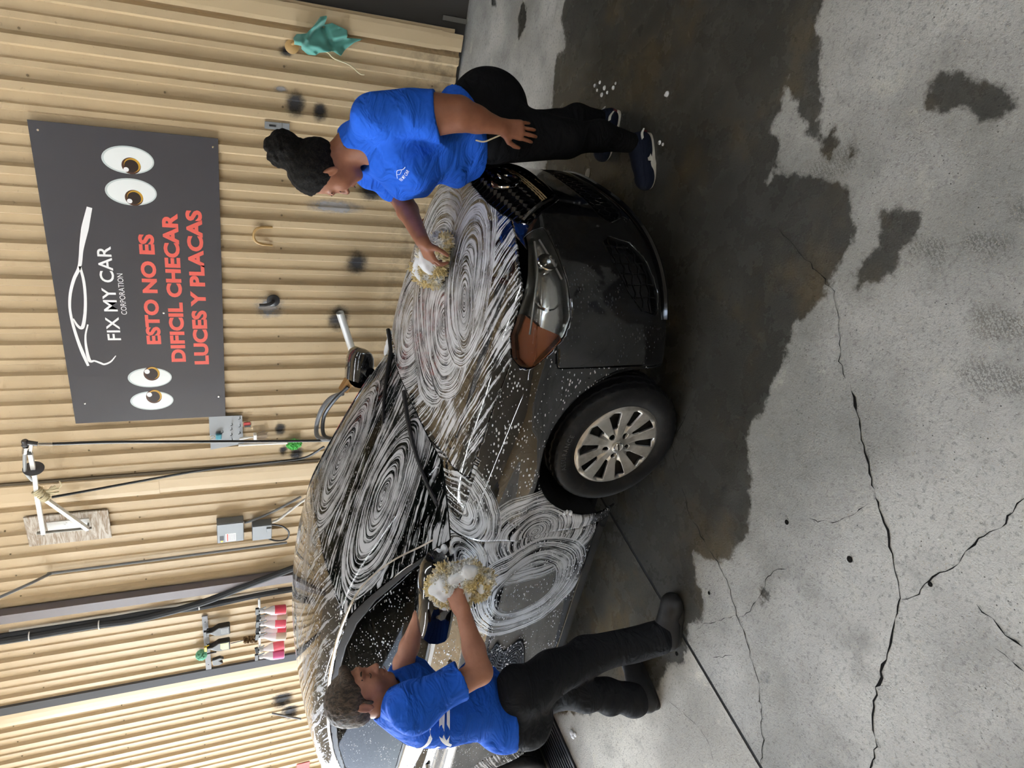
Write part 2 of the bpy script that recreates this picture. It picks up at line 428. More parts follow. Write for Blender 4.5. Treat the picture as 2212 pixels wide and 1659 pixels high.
mb.box((JX + SH * 2, 2, -.0075), (.3, 12, .012), rot3((0, 0, 1), -math.atan(SH))); mb.build('joint_filler', mat('joint_black', (.012, .012, .012), .95), floor)
# cracks: jagged, slightly open seams
CRACKS = [([(1838,830),(1850,890),(1862,950),(1873,990),(1885,1045),(1900,1100),(1920,1160),(1930,1215),(1937,1255),(1948,1290),(1940,1310),(1930,1350),(1925,1400),(1905,1450),(1890,1500),(1885,1560),(1893,1610),(1885,1645),(1872,1680)], .011),
 ([(1495,870),(1450,960),(1470,1040),(1490,1110),(1525,1175),(1550,1215),(1575,1265),(1590,1320),(1594,1335),(1610,1370),(1625,1430),(1640,1480),(1645,1560),(1648,1600),(1645,1670)], .006),
 ([(1948,1295),(1985,1285),(2015,1245),(2060,1225),(2110,1165),(2160,1140),(2200,1090),(2230,1060)], .006),
 ([(2110,1305),(2160,1355),(2190,1385),(2230,1410)], .012), ([(2150,1400),(2200,1440),(2230,1465)], .005),
 ([(1594,1335),(1620,1320),(1640,1290),(1655,1255),(1670,1232),(1710,1228)], .004), ([(1594,1330),(1570,1335),(1530,1345),(1500,1362)], .003),
 ([(1750,1120),(1800,1130),(1850,1110),(1885,1080)], .004), ([(1680,490),(1740,560),(1780,600),(1800,630),(1810,690),(1815,780),(1830,830)], .004),
 ([(1545,1659),(1530,1600),(1500,1560),(1440,1510)], .003), ([(1450,860),(1500,990),(1520,1010)], .003), ([(1540,1420),(1590,1415)], .0025)]
crk = mat('crack_dark', (.008, .0075, .007), .95, spec=.1)
for P, wd in CRACKS:
    G = np.array([pz(a, b)[:2] for a, b in P]); pts = []
    for i in range(len(G) - 1):
        L = np.linalg.norm(G[i + 1] - G[i]); n = max(2, int(L / .02))
        for k in range(n): pts.append(G[i] + (G[i + 1] - G[i]) * k / n)
    pts = np.array(pts); pts[1:-1] += RNG.normal(0, .0035, (len(pts) - 2, 2)); t = np.gradient(pts, axis=0); t /= np.linalg.norm(t, axis=1)[:, None]
    nrm = np.stack([-t[:, 1], t[:, 0]], 1); w = wd * .28 * np.clip(RNG.normal(.8, .5, len(pts)), .1, 2); w[0] = w[-1] = .0004
    A = pts + nrm * w[:, None]; B = pts - nrm * w[:, None]; n = len(pts)
    Vv = [(*p, .0012) for p in A] + [(*p, .0012) for p in B]
    mesh('crack', Vv, [(n + i, n + i + 1, i + 1, i) for i in range(n - 1)], crk, floor)
# small pits in the slab
mb = MB()
for (a, b, r) in ((1836, 1208, .012), (1532, 1281, .008), (1462, 1412, .011), (2010, 1262, .008), (1700, 1128, .01)):
    c = pz(a, b); mb.lathe([(r, .0015), (r * .8, .0022), (.0005, .002)], c, n=9)
mb.build('pits', crk, floor)['kind'] = 'stuff'

# --- trench drain across the bay
g0 = empty('drain_grate', (-4.17, 2.0, 0)); tag(g0, 'dark slotted trench drain grate set in the floor beside the car', 'drain')
iron = mat('cast_iron', (.05, .052, .058), .42, .6)
mb = MB(); mb.box((-.165, 0, .004), (.025, 1.6, .02)); mb.box((.165, 0, .004), (.025, 1.6, .02)); mb.build('frame', iron, g0, bevel=.002)
MB().box((0, 0, .0015), (.31, 1.6, .001)).build('trench', crk, g0)
bar_me = MB().box((0, 0, .006), (.016, 1.6, .014)).build('slot_bar', iron, g0, bevel=.002); bar_me.location = (-.13, 0, 0)
for k in range(1, 9): link_mesh('slot_bar', bar_me.data, g0, (-.13 + .0325 * k, 0, 0)).modifiers.new('bevel', 'BEVEL').width = .002
for y in (-.6, -.2, .2, .6): MB().box((0, y, .005), (.3, .02, .012)).build('cross_bar', iron, g0)

# --- corrugated tan wall
def tan_paint(name, base):
    m = mat(name, base, .42, 0., .4); t = NT(m); P = t.coord('Object')
    n1 = t.noise(P, 1.6, 4, .6); n2 = t.noise(t.mapping(P, scale=(6, 6, .6)), 2.2, 4, .6); n3 = t.noise(P, 38, 3, .7)
    c = t.mix(t.step(n1, .3, .7, 0, .35), base, tuple(q * .82 for q in base))
    c = t.mix(t.step(n2, .56, .75, 0, .35), c, tuple(q * .62 for q in base))
    c = t.mix(t.step(n3, .62, .76, 0, .35), c, (.12, .1, .07))
    zz = t.sep(P)[2]
    dirt = t.math('MULTIPLY', t.step(zz, .0, .75, 1, 0), t.step(t.noise(P, 9, 5, .7), .42, .62))
    c = t.mix(t.math('MULTIPLY', dirt, .55), c, (.16, .13, .09))
    t.set(Base_Color=c, Roughness=t.mixf(n1, .36, .55))
    # fine chatter marks left by the roll former
    w = t.wave(t.mapping(P, scale=(1, 1, 1)), 42, 2.2, 2, 1.2, dirn='Z'); w2 = t.step(t.noise(P, 3.2, 2), .42, .6)
    h = t.math('ADD', t.math('MULTIPLY', t.math('MULTIPLY', w, w2), .16), t.math('MULTIPLY', n1, 2.2))
    t.bump(h, .3, .004)
    return m
TAN = tan_paint('tan_paint', srgb(190, 168, 134)); TAN2 = mat('tan_trim', srgb(194, 172, 138), .42, spec=.4)
PER = .288
def rib_profile(n):
    p = []
    for k in range(n):
        x = k * PER
        p += [(x - .046, 0), (x - .027, -.034), (x + .027, -.034), (x + .046, 0), (x + PER / 2 - .030, 0), (x + PER / 2 - .019, -.014), (x + PER / 2 + .019, -.014), (x + PER / 2 + .030, 0)]
    return p
def panel_mesh(n, z0, z1):
    p = rib_profile(n); p = [(-.1, 0)] + p + [(n * PER - .1 + .001, 0)]
    m = len(p); zs = (z0, z1)
    V = [(x, y, z) for z in zs for x, y in p]; F = [(i, i + 1, m + i + 1, m + i) for i in range(m - 1)]
    me = bpy.data.meshes.new('panel'); me.from_pydata(V, [], F); me.update(); me.materials.append(TAN); return me
P3 = panel_mesh(3, .035, CEIL_Z)
wall = empty('wall_back', (0, BACK_Y, 0)); tag(wall, 'tan corrugated metal wall behind the car', 'wall', kind='structure')
X0 = -.929
npan = 14
for k in range(npan):
    o = link_mesh('panel', P3, wall, (X0 - .29 - 2 * PER - 3 * PER * k + .29, 0.0015 * (k % 2), 0))
P1 = panel_mesh(1, .035, CEIL_Z); link_mesh('panel', P1, wall, (X0 + PER, .001, 0))
MB().box((X0 - 5.6, .06, CEIL_Z / 2), (13.0, .05, CEIL_Z)).build('backing', mat('wall_backing', (.05, .045, .04), .9), wall)
# fixing screws in level rows
scr = MB().lathe([(.009, 0), (.009, .003), (.0055, .0035), (.0055, .008), (.0003, .0085)], n=6, axis='y'); sm = scr.build('screw', mat('screw_head', (.23, .18, .11), .45, .6), wall)
first = True
for z, xa, xb, off in ((1.376, -.5, -12, .066), (2.65, -4.0, -7.7, .066), (3.02, -.5, -1.4, .066), (2.99, -4.1, -4.7, .066), (3.05, -7.9, -12, .066), (2.2, -7.9, -12, .066), (2.19, -.9, -1.4, .066), (.22, -.5, -1.2, .066), (3.75, -4.8, -7.7, .066), (4.1, -7.9, -12, .066)):
    k = 0
    for i in range(44):
        x = X0 - PER * i + off
        if xb < x < xa:
            zz = z + random.uniform(-.006, .006); xx = x + random.uniform(-.006, .006)
            o = sm if first else link_mesh('screw', sm.data, wall)
            o.location = (xx, -.001, zz); first = False
            if i % 3 == 0 and z != 3.75: link_mesh('screw', sm.data, wall, (xx + .055 - .12, -.001, zz + .004))
# soot smudges and scuffs on the paint (flat marks)
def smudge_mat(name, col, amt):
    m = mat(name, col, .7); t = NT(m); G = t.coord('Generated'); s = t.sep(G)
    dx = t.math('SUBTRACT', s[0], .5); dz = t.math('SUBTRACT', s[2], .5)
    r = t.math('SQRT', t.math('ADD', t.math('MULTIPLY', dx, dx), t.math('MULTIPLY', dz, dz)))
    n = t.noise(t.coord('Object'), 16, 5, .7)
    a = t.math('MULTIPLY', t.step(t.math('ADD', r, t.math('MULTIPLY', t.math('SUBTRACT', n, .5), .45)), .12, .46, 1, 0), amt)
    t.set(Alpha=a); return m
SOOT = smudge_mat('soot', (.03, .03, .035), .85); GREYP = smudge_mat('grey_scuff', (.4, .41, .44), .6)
sheet = []
def smudge(pa, pb, m):
    A = px(*pa, BACK_Y); B = px(*pb, BACK_Y); x0, x1 = sorted((A[0], B[0])); z0, z1 = sorted((A[2], B[2]))
    # a film that follows the ribs a fraction of a millimetre off the sheet
    pr = [(x0 + (x1 - x0) * i / 40.0) for i in range(41)]
    V = []
    for x in pr:
        u = ((X0 - x) % PER); u = min(u, PER - u); d = -.034 if u < .027 else (-.034 * (.046 - u) / .019 if u < .046 else 0)
        v = abs(((X0 - x) % PER) - PER / 2); d2 = -.014 if v < .019 else (-.014 * (.030 - v) / .011 if v < .030 else 0)
        V.append(min(d, d2) - .0025)
    me = [(x, d, z0) for x, d in zip(pr, V)] + [(x, d, z1) for x, d in zip(pr, V)]
    mesh('smudge', me, [(i, i + 1, 42 + i, 41 + i) for i in range(40)], m, wall)
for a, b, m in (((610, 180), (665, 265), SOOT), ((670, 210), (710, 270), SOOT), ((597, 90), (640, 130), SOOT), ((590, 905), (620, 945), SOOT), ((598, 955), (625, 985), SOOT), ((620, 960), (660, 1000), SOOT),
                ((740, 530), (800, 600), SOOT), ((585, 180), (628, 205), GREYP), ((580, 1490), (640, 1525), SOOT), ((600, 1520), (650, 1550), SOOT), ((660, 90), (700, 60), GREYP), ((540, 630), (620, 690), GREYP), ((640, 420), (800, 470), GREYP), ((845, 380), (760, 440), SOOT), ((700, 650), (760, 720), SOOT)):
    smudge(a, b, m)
# folded trims
def trim(name, x0, x1, z0, z1, d, lip=.03, m=TAN2, parent=wall):
    prof = [(x0, -.002), (x0, -d), (x0 + lip, -d - .004), (x1 - lip, -d - .004), (x1, -d), (x1, -.002)]
    V = [(x, y, z) for z in (z0, z1) for x, y in prof]; n = len(prof)
    F = [(i, i + 1, n + i + 1, n + i) for i in range(n - 1)] + [tuple(range(n)), tuple(range(2 * n - 1, n - 1, -1))]
    return mesh(name, V, F, m, parent)
trim('corner_trim', -.575, -.435, .20, CEIL_Z, .04); trim('corner_trim', -.57, -.445, .03, .21, .036); trim('corner_trim', -.455, -.415, .1, CEIL_Z, .02)
trim('seam_trim', -4.86, -4.66, .03, 2.45, .03, .05); trim('seam_trim', -4.87, -4.67, 2.45, CEIL_Z, .034, .05)
MB().box((-4.64, -.012, CEIL_Z / 2), (.05, .02, CEIL_Z)).build('seam_shadow', mat('seam_shadow_brown', (.10, .075, .045), .7), wall)  # dark strip whose brown stands in for the shadow along the seam
tag(trim('trim_1', -8.0, -7.80, .03, CEIL_Z, .035, .06, parent=None), 'folded tan flashing strip on the far corrugated wall', 'trim', kind='structure').location = (0, BACK_Y, 0)
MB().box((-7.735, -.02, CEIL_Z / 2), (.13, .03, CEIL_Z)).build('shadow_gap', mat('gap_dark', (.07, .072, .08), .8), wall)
# steel column
c0 = MB(); c0.prism([(-6.27, -.0), (-6.27, -.10), (-6.15, -.10), (-6.15, -.09), (-6.16, -.09), (-6.16, 0)], CEIL_Z - .02, (0, BACK_Y - .03, .01), ((1, 0, 0), (0, 1, 0)), (0, 0, 1))
col_o = c0.build('trim_2', mat('column_paint', srgb(112, 105, 108), .5), None); tag(col_o, 'grey painted steel column against the tan wall', 'column', kind='structure')

# dark sheet door beyond the end of the wall
drk = mat('dark_door', (.028, .028, .026), .65); t = NT(drk); n = t.noise(t.mapping(t.coord('Object'), scale=(8, 8, .8)), 3, 4); t.set(Base_Color=t.mix(n, (.02, .02, .018), (.055, .054, .05)))
dd = MB().box(((RIGHT_X - .40) / 2, BACK_Y + .07, CEIL_Z / 2), (RIGHT_X + .40, .06, CEIL_Z)).build('door_1', drk); tag(dd, 'dark sheet metal door at the end of the tan wall', 'door', kind='structure')
k = MB(); k.box((-.35, BACK_Y + .02, .10), (.035, .02, .2)); k.build('door_bracket', mat('dull_metal', (.2, .19, .17), .5, .7), dd)
# walls behind the photographer and at the right end, ceiling with its tube lamps
wf = empty('wall_front', (0, FRONT_Y, 0), math.pi); tag(wf, 'tan corrugated metal wall opposite the sign', 'wall', kind='structure')
for k in range(21): link_mesh('panel', P3, wf, (12.8 - 3 * PER * k, 0, 0))
wr = MB().box((RIGHT_X + .05, .3, CEIL_Z / 2), (.1, 11.2, CEIL_Z)).build('wall_right', mat('right_wall', (.16, .14, .11), .8)); tag(wr, 'dim end wall of the wash bay', 'wall', kind='structure')
ce = MB().box((-3.75, .3, CEIL_Z + .05), (18.6, 11.4, .1)).build('ceiling', mat('ceiling_paint', (.40, .36, .30), .8)); tag(ce, 'plain tan ceiling deck of the bay', 'ceiling', kind='structure')
LAMPL = {(-.9, 1.0): 'long white tube lamp over the photographer, nearest the wet corner', (-.9, 4.0): 'long white tube lamp high above the hood', (-3.9, 1.0): 'long white tube lamp above the joint in the slab', (-3.9, 4.0): 'long white tube lamp high above the car roof',
         (1.8, .0): 'long white tube lamp nearest the dim end wall', (-6.9, 2.4): 'long white tube lamp nearest the open end of the bay'}
for (x, y), lab in LAMPL.items():
        L = empty('tube_lamp', (x, y, CEIL_Z - .12)); tag(L, lab, 'lamp', 'tube lamps under the ceiling')
        MB().box((0, 0, .06), (2.5, .12, .06)).build('housing', mat('lamp_white', (.8, .8, .8), .4), L)
        MB().tube([(-1.2, 0, .012), (1.2, 0, .012)], .018, 6).build('tube', mat('tube_glow', (1, 1, 1), .5, emit=(.93, .97, 1.), estr=28.), L)
# ================================================================== the car (local frame: front axle on the ground, +x forward, +y to the wall)
CAR_O = V3(-1.67, 2.89, 0)
car = empty('car', CAR_O); tag(car, 'black four-door sedan covered in white soap suds', 'car')
WB = 2.80; WR = .313
_zc = spline([1.05, .95, .88, .82, .74, .55, .3, 0, -.3, -.5, -1.2, -2.4, -3.15, -3.5, -3.66, -3.74, -3.8], [.50, .63, .715, .775, .815, .872, .925, .972, 1.012, 1.03, 1.03, 1.06, 1.125, 1.115, 1.085, 1.0, .9])
_wz = spline([.1, .2, .3, .42, .58, .70, .80, .90, .98, 1.06, 1.2], [.775, .825, .862, .874, .872, .882, .873, .860, .836, .775, .62])
_px = spline([.9, .6, .3, 0, -.5, -1.3, -2.1, -2.7, -3.2, -3.5, -3.8], [.955, .985, 1.0, 1.003, .993, .995, .998, 1.0, .985, .95, .88])
_fy = spline([0, .15, .3, .45, .58, .68, .75, .81, .86, .90], [.905, .902, .886, .848, .785, .70, .605, .49, .33, .05])
_fz = spline([.05, .16, .22, .32, .45, .58, .68, .74, .80, .9], [-.14, -.055, -.012, -.004, 0, .002, -.004, -.018, -.05, -.13])
_ry = spline([0, .3, .55, .7, .8, .86, .9], [-3.73, -3.715, -3.66, -3.57, -3.44, -3.25, -3.0])
_rz = spline([.1, .3, .5, .7, .95, 1.1], [.12, .02, 0, .02, .05, .09])
_zr = spline([.1, -.1, -.25, -.5, -.8, -1.05, -1.2, -1.4, -1.7, -2.0, -2.3, -2.6, -2.9, -3.2, -3.45, -3.8], [.86, .957, 1.032, 1.162, 1.306, 1.410, 1.458, 1.500, 1.532, 1.538, 1.518, 1.460, 1.345, 1.195, 1.06, .88])
_wg = spline([.8, .95, 1.05, 1.15, 1.25, 1.35, 1.42, 1.5, 1.6], [.868, .832, .796, .752, .702, .645, .598, .535, .44])
_pg = spline([0, -.6, -1.2, -2.0, -2.6, -3.0, -3.4], [.985, 1.0, 1.0, .985, .95, .90, .82])
CX = .17
def hood_z(x, y):
    a = np.abs(y)
    z = _zc(x) - .105 * (a / .85) ** 2.6
    fr = np.clip((x + .6) / .5, 0, 1) * np.clip((1.0 - x) / .3, 0, 1)
    yl = .655 - .22 * np.clip(x, -.3, .85) ** 2          # crease line from the windscreen corner to the lamp
    z = z + .022 * fr * np.exp(-((a - yl) / .10) ** 2) - .014 * fr * np.exp(-(a / .26) ** 2)
    return z
def roof_z(x, y):
    return _zr(x + CX * y * y) - .125 * y * y - .16 * np.abs(y) ** 4
def car_f(x, y, z):
    a = np.abs(y)
    W = _wz(z) * _px(x)
    # shoulder crease and sill scallop
    W = W + .010 * np.exp(-((z - (.735 + .03 * x * 0 - .018 * (x + 1.3))) / .035) ** 2) * np.clip((x + 3.4) / .4, 0, 1) * np.clip((.35 - x) / .3, 0, 1)
    W = W - .012 * np.exp(-((z - .36) / .07) ** 2) * np.clip((-.5 - x) / .15, 0, 1) * np.clip((x + 2.25) / .2, 0, 1)
    for ax in (0., -WB):
        r = np.sqrt((x - ax) ** 2 + (z - WR) ** 2); W = W + .012 * np.exp(-((r - .40) / .045) ** 2)
    side = a - W
    top = (z - hood_z(x, y)) * .92
    front = (x - (_fy(a) + _fz(z) * (1 - .3 * a))) * .9
    rear = (_ry(a) + _rz(z) - x) * .9
    body = smax(smax(side, top, .07), front, .045); body = smax(body, rear, .06); body = smax(body, .17 - z, .03)
    g = smax(a - _wg(z) * _pg(x), (z - roof_z(x, y)) * .86, .055)
    g = np.maximum(g, np.maximum(.88 - z, x - .05))
    return smin(body, g, .012)
def car_grad(P, e=2e-3):
    f0 = car_f(P[:, 0], P[:, 1], P[:, 2]); G = np.zeros_like(P)
    for i in range(3):
        q = P.copy(); q[:, i] += e; r = P.copy(); r[:, i] -= e
        G[:, i] = (car_f(*q.T) - car_f(*r.T)) / (2 * e)
    return f0, G
HC = .0135
_gx = np.arange(-3.82, 1.0, HC); _gy = np.arange(-2 * HC, .97, HC); _gz = np.arange(.12, 1.56, HC)
_F = car_f(*np.meshgrid(_gx, _gy, _gz, indexing='ij', sparse=True)).astype(np.float64)
CV, _Q = surface_nets(_F, (_gx[0], _gy[0], _gz[0]), HC)
for it in range(5):
    if 0 < it < 4:                              # even out the facets along the surface
        A_ = np.zeros_like(CV); c_ = np.zeros(len(CV))
        for i in range(4):
            for j in (1, 3): np.add.at(A_, _Q[:, i], CV[_Q[:, (i + j) % 4]]); np.add.at(c_, _Q[:, i], 1)
        L_ = A_ / np.maximum(c_, 1)[:, None] - CV; L_[np.abs(CV[:, 1]) < 2.5 * HC] = 0; CV = CV + .6 * L_
    f0, G = car_grad(CV); CV = CV - G * (f0 / np.maximum((G ** 2).sum(1), .05))[:, None]
CT = tri(_Q); del _F
CV, CT = split(CV, CT, -CV[:, 1])             # half shell, y > 0
def normals(V):
    _, G = car_grad(V); return G / np.linalg.norm(G, axis=1)[:, None]
def cut(M, d, gap=.0022):
    """piece inside d<0 and the rest, with a shut line between"""
    V, T = M
    return split(V, T, d, -gap), split(V, T, -d, -gap)
S = (CV, CT)
X = lambda M: M[0][:, 0]; Yv = lambda M: M[0][:, 1]; Z = lambda M: M[0][:, 2]
# underside off, wheel openings off
S = split(*S, .185 - Z(S))
for ax in (0., -WB):
    r = np.maximum(np.hypot(X(S) - ax, Z(S) - WR) - .392, .45 - Yv(S))
    lo = np.maximum(np.abs(X(S) - ax) - .392, np.maximum(Z(S) - WR, .45 - Yv(S)))
    S = split(*S, -np.minimum(r, lo))
# --- glass
sx = X(S) + CX * Yv(S) ** 2
wsd = np.maximum.reduce([Yv(S) - (.775 - .50 * (Z(S) - 1.0)), sx + .245 - .0, -1.135 - sx, .99 - Z(S)])
WIND, S = cut(S, wsd)
bsd = np.maximum.reduce([Yv(S) - (.70 - .42 * (Z(S) - 1.1)), (X(S) + CX * .5 * Yv(S) ** 2) + 2.52, -3.22 - X(S), 1.15 - Z(S)])
BACKL, S = cut(S, bsd)
FW = [(-.645, 1.062), (-.80, 1.158), (-1.0, 1.268), (-1.18, 1.338), (-1.36, 1.376), (-1.57, 1.396), (-1.60, 1.02), (-.62, 1.012)]
RW_ = [(-1.68, 1.026), (-1.665, 1.40), (-1.95, 1.394), (-2.25, 1.36), (-2.44, 1.315), (-2.47, 1.06)]
QW = [(-2.53, 1.065), (-2.50, 1.292), (-2.68, 1.235), (-2.86, 1.14), (-2.84, 1.10)]
SIDEW = []
for P in (FW, RW_, QW):
    d = np.maximum(poly_sd(P, X(S), Z(S)), .4 - Yv(S)); w, S = cut(S, d, .0012); SIDEW.append(w)
# black pillars and frame round the side glass
DLO = [(-.56, .992), (-.585, 1.05), (-.78, 1.185), (-1.0, 1.305), (-1.2, 1.376), (-1.4, 1.412), (-1.7, 1.43), (-2.0, 1.422), (-2.3, 1.385), (-2.6, 1.295), (-2.95, 1.10), (-2.9, 1.075), (-2.5, 1.036), (-1.6, .992)]
d = np.maximum(poly_sd(DLO, X(S), Z(S)), .4 - Yv(S)); FRAME, S = cut(S, d, .0005)
# --- front end
HL = [(.372, .832), (.385, .850), (.46, .852), (.60, .822), (.74, .792), (.85, .756), (.885, .742), (.885, .722), (.82, .690), (.70, .658), (.585, .652), (.52, .682), (.44, .762)]
d = np.maximum(poly_sd(HL, X(S), Z(S)), .455 + .0 * Yv(S) - Yv(S)); HEADL, S = cut(S, d, .002)
GR = [(0, .782), (.20, .780), (.34, .766), (.405, .742), (.40, .725), (.285, .585), (.235, .538), (0, .528), (-.1, .528), (-.1, .782)]
d = np.maximum(poly_sd(GR, Yv(S), Z(S)), .6 - X(S)); GRILLE, S = cut(S, d, .001)
LG = [(-.1, .40), (0, .40), (.34, .392), (.40, .36), (.36, .285), (.30, .262), (-.1, .255)]
d = np.maximum(poly_sd(LG, Yv(S), Z(S)), .5 - X(S)); LOWG, S = cut(S, d, .001)
FG = [(.485, .405), (.52, .445), (.60, .430), (.70, .375), (.745, .315), (.755, .24), (.70, .232), (.60, .262), (.515, .315)]
d = np.maximum(poly_sd(FG, Yv(S), Z(S)), .3 - X(S)); FOGP, S = cut(S, d, .001)
# hood
hy = lambda x: .735 - .02 * np.clip(x, 0, 1) - .33 * np.clip(x - .25, 0, 1) ** 2
d = np.maximum.reduce([Yv(S) - hy(X(S)), -.285 + .06 * (Yv(S) / .7) ** 2 - X(S) - .0, np.where(Z(S) > .74, -1, 1) * .05 + 0 * X(S)])
front_edge = _fy(Yv(S)) - .068 - .04 * (Yv(S) / .6) ** 2
d = np.maximum(d, X(S) - front_edge); d = np.maximum(d, .72 - Z(S))
HOOD, S = cut(S, d, .0025)
COWL, S = cut(S, np.maximum.reduce([Yv(S) - .76, -.35 - X(S) - .16 * Yv(S) ** 2, X(S) + .1, .9 - Z(S)]), .001)
# bumper, fender, doors, roof, tail
bd = np.maximum(.402 - X(S), Z(S) - np.interp(X(S), [.35, .41, .50, .60, .80, .95], [.66, .705, .712, .72, .80, .84]))
BUMP, S = cut(S, bd)
roof_lim = spline([-.3, -.7, -1.2, -1.8, -2.4, -2.9, -3.2], [1.05, 1.19, 1.402, 1.455, 1.40, 1.18, 1.10])
fd = np.maximum(-.492 + .02 * np.clip((.8 - Z(S)) / .5, 0, 1) - X(S), Z(S) - np.interp(X(S), [-.5, -.36, -.2, .1], [.992, 1.03, 1.2, 1.2]))
FEND, S = cut(S, np.maximum(fd, -X(S) - .52))
FD = [(-.494, .995), (-.474, .28), (-.52, .262), (-1.60, .262), (-1.635, .29), (-1.63, .995), (-1.0, .998)]
FDOOR, S = cut(S, np.maximum(poly_sd(FD, X(S), Z(S)), .4 - Yv(S)))
RD = [(-1.642, .995), (-1.645, .29), (-1.67, .262), (-2.22, .262), (-2.27, .33), (-2.33, .55), (-2.46, .70), (-2.56, .80), (-2.60, 1.045), (-2.2, 1.02)]
RDOOR, S = cut(S, np.maximum(poly_sd(RD, X(S), Z(S)), .4 - Yv(S)))
ROOF, S = cut(S, np.maximum.reduce([-Z(S) + 1.30, Yv(S) - .60 + .55 * np.clip(Z(S) - 1.40, -.1, .1), X(S) + .95, -2.62 - X(S)]), .0018)
SILL, S = cut(S, np.maximum.reduce([Z(S) - .262, X(S) + .30, -2.35 - X(S), .4 - Yv(S)]), .0015)
TAIL, S = cut(S, np.maximum(X(S) + 2.62, -X(S) - 9), .001)
PILL = S                                    # A pillars, rails: what is left
def keep(M, frac=.12):
    V, T = M; par = np.arange(len(V))
    def find(i):
        while par[i] != i: par[i] = par[par[i]]; i = par[i]
        return i
    for a, b, c in T:
        ra, rb, rc = find(a), find(b), find(c); m_ = min(ra, rb, rc); par[ra] = par[rb] = par[rc] = m_
    root = np.array([find(i) for i in T[:, 0]]); u, n = np.unique(root, return_counts=True); big = u[n >= n.max() * frac]
    T = T[np.isin(root, big)]; used, inv = np.unique(T, return_inverse=True); return V[used], inv.reshape(-1, 3)
def comps(M, frac=.06):
    V, T = M; out = []
    while len(T):
        lab = np.zeros(len(V), bool); lab[T[0]] = True; c0 = 0
        while lab.sum() != c0:
            c0 = lab.sum(); hit = lab[T].any(1); lab[T[hit]] = True
        hit = lab[T].any(1); t_ = T[hit]; u, inv = np.unique(t_, return_inverse=True); out.append((V[u], inv.reshape(-1, 3))); T = T[~hit]
    big = max(len(q[1]) for q in out); return [q for q in out if len(q[1]) > frac * big]
def both(M):
    V, T = M; n = len(V); mid = np.abs(V[:, 1]) < 1e-4; V = V.copy(); V[mid, 1] = 0; new = np.where(mid, np.arange(n), n + np.cumsum(~mid) - 1)
    return np.concatenate([V, V[~mid] * [1, -1, 1]]), np.concatenate([T, new[T[:, ::-1]]])
def mir(M): return M[0] * [1, -1, 1], M[1][:, ::-1]
def inner(M, depth, rim=True, shrink=0.):
    """floor of a recess below a patch, with its rim wall"""
    V, T = M; N = normals(V * [1, 1, 1]); W = V - N * depth
    F = [T]
    if rim:
        e = np.concatenate([T[:, [0, 1]], T[:, [1, 2]], T[:, [2, 0]]]); es = np.sort(e, 1)
        u, c = np.unique(es, axis=0, return_counts=True); key = {tuple(q) for q in u[c == 1]}
        bnd = np.array([q for q in e if tuple(sorted(q)) in key and not (abs(V[q[0], 1]) < 1e-4 and abs(V[q[1], 1]) < 1e-4)]); n = len(V)
        if len(bnd): F += [np.stack([bnd[:, 0], bnd[:, 0] + n, bnd[:, 1]], 1), np.stack([bnd[:, 1], bnd[:, 0] + n, bnd[:, 1] + n], 1)]
        return np.concatenate([W, V]), np.concatenate([F[0]] + [np.where(f >= n, f - n, f + n) for f in F[1:]])
    return W, F[0]
def front_x(y, z):
    """x of the front face at (y, z)"""
    y = np.asarray(y, float); z = np.asarray(z, float); lo = np.full(y.shape, .1); hi = np.full(y.shape, 1.1)
    for _ in range(26):
        m = (lo + hi) / 2; s = car_f(m, y, z) < 0; lo = np.where(s, m, lo); hi = np.where(s, hi, m)
    return lo
def side_y(x, z):
    x = np.asarray(x, float); z = np.asarray(z, float); lo = np.full(x.shape, .2); hi = np.full(x.shape, 1.1)
    for _ in range(26):
        m = (lo + hi) / 2; s = car_f(x, m, z) < 0; lo = np.where(s, m, lo); hi = np.where(s, hi, m)
    return lo
def top_z(x, y):
    x = np.asarray(x, float); y = np.asarray(y, float); lo = np.full(x.shape, .3); hi = np.full(x.shape, 1.7)
    for _ in range(26):
        m = (lo + hi) / 2; s = car_f(x, y, m) < 0; lo = np.where(s, m, lo); hi = np.where(s, hi, m)
    return lo

# ------------------------------------------------------------------ car materials: black paint under wiped suds
def rings(t, P, u, v, cx, cy, rx, ry, ang, pitch):
    """streaks that follow elliptical wiping strokes, and the normalised radius"""
    ca, sa = math.cos(ang), math.sin(ang)
    du = t.math('SUBTRACT', u, cx); dv = t.math('SUBTRACT', v, cy)
    a = t.math('DIVIDE', t.math('ADD', t.math('MULTIPLY', du, ca), t.math('MULTIPLY', dv, sa)), rx)
    b = t.math('DIVIDE', t.math('SUBTRACT', t.math('MULTIPLY', dv, ca), t.math('MULTIPLY', du, sa)), ry)
    r = t.math('SQRT', t.math('ADD', t.math('MULTIPLY', a, a), t.math('MULTIPLY', b, b)))
    vec = t.comb(t.math('MULTIPLY', r, math.sqrt(rx * ry) * pitch * 1.25), t.math('MULTIPLY', a, .8), t.math('MULTIPLY', b, .8))
    return t.noise(vec, 1.0, 3, .7), r
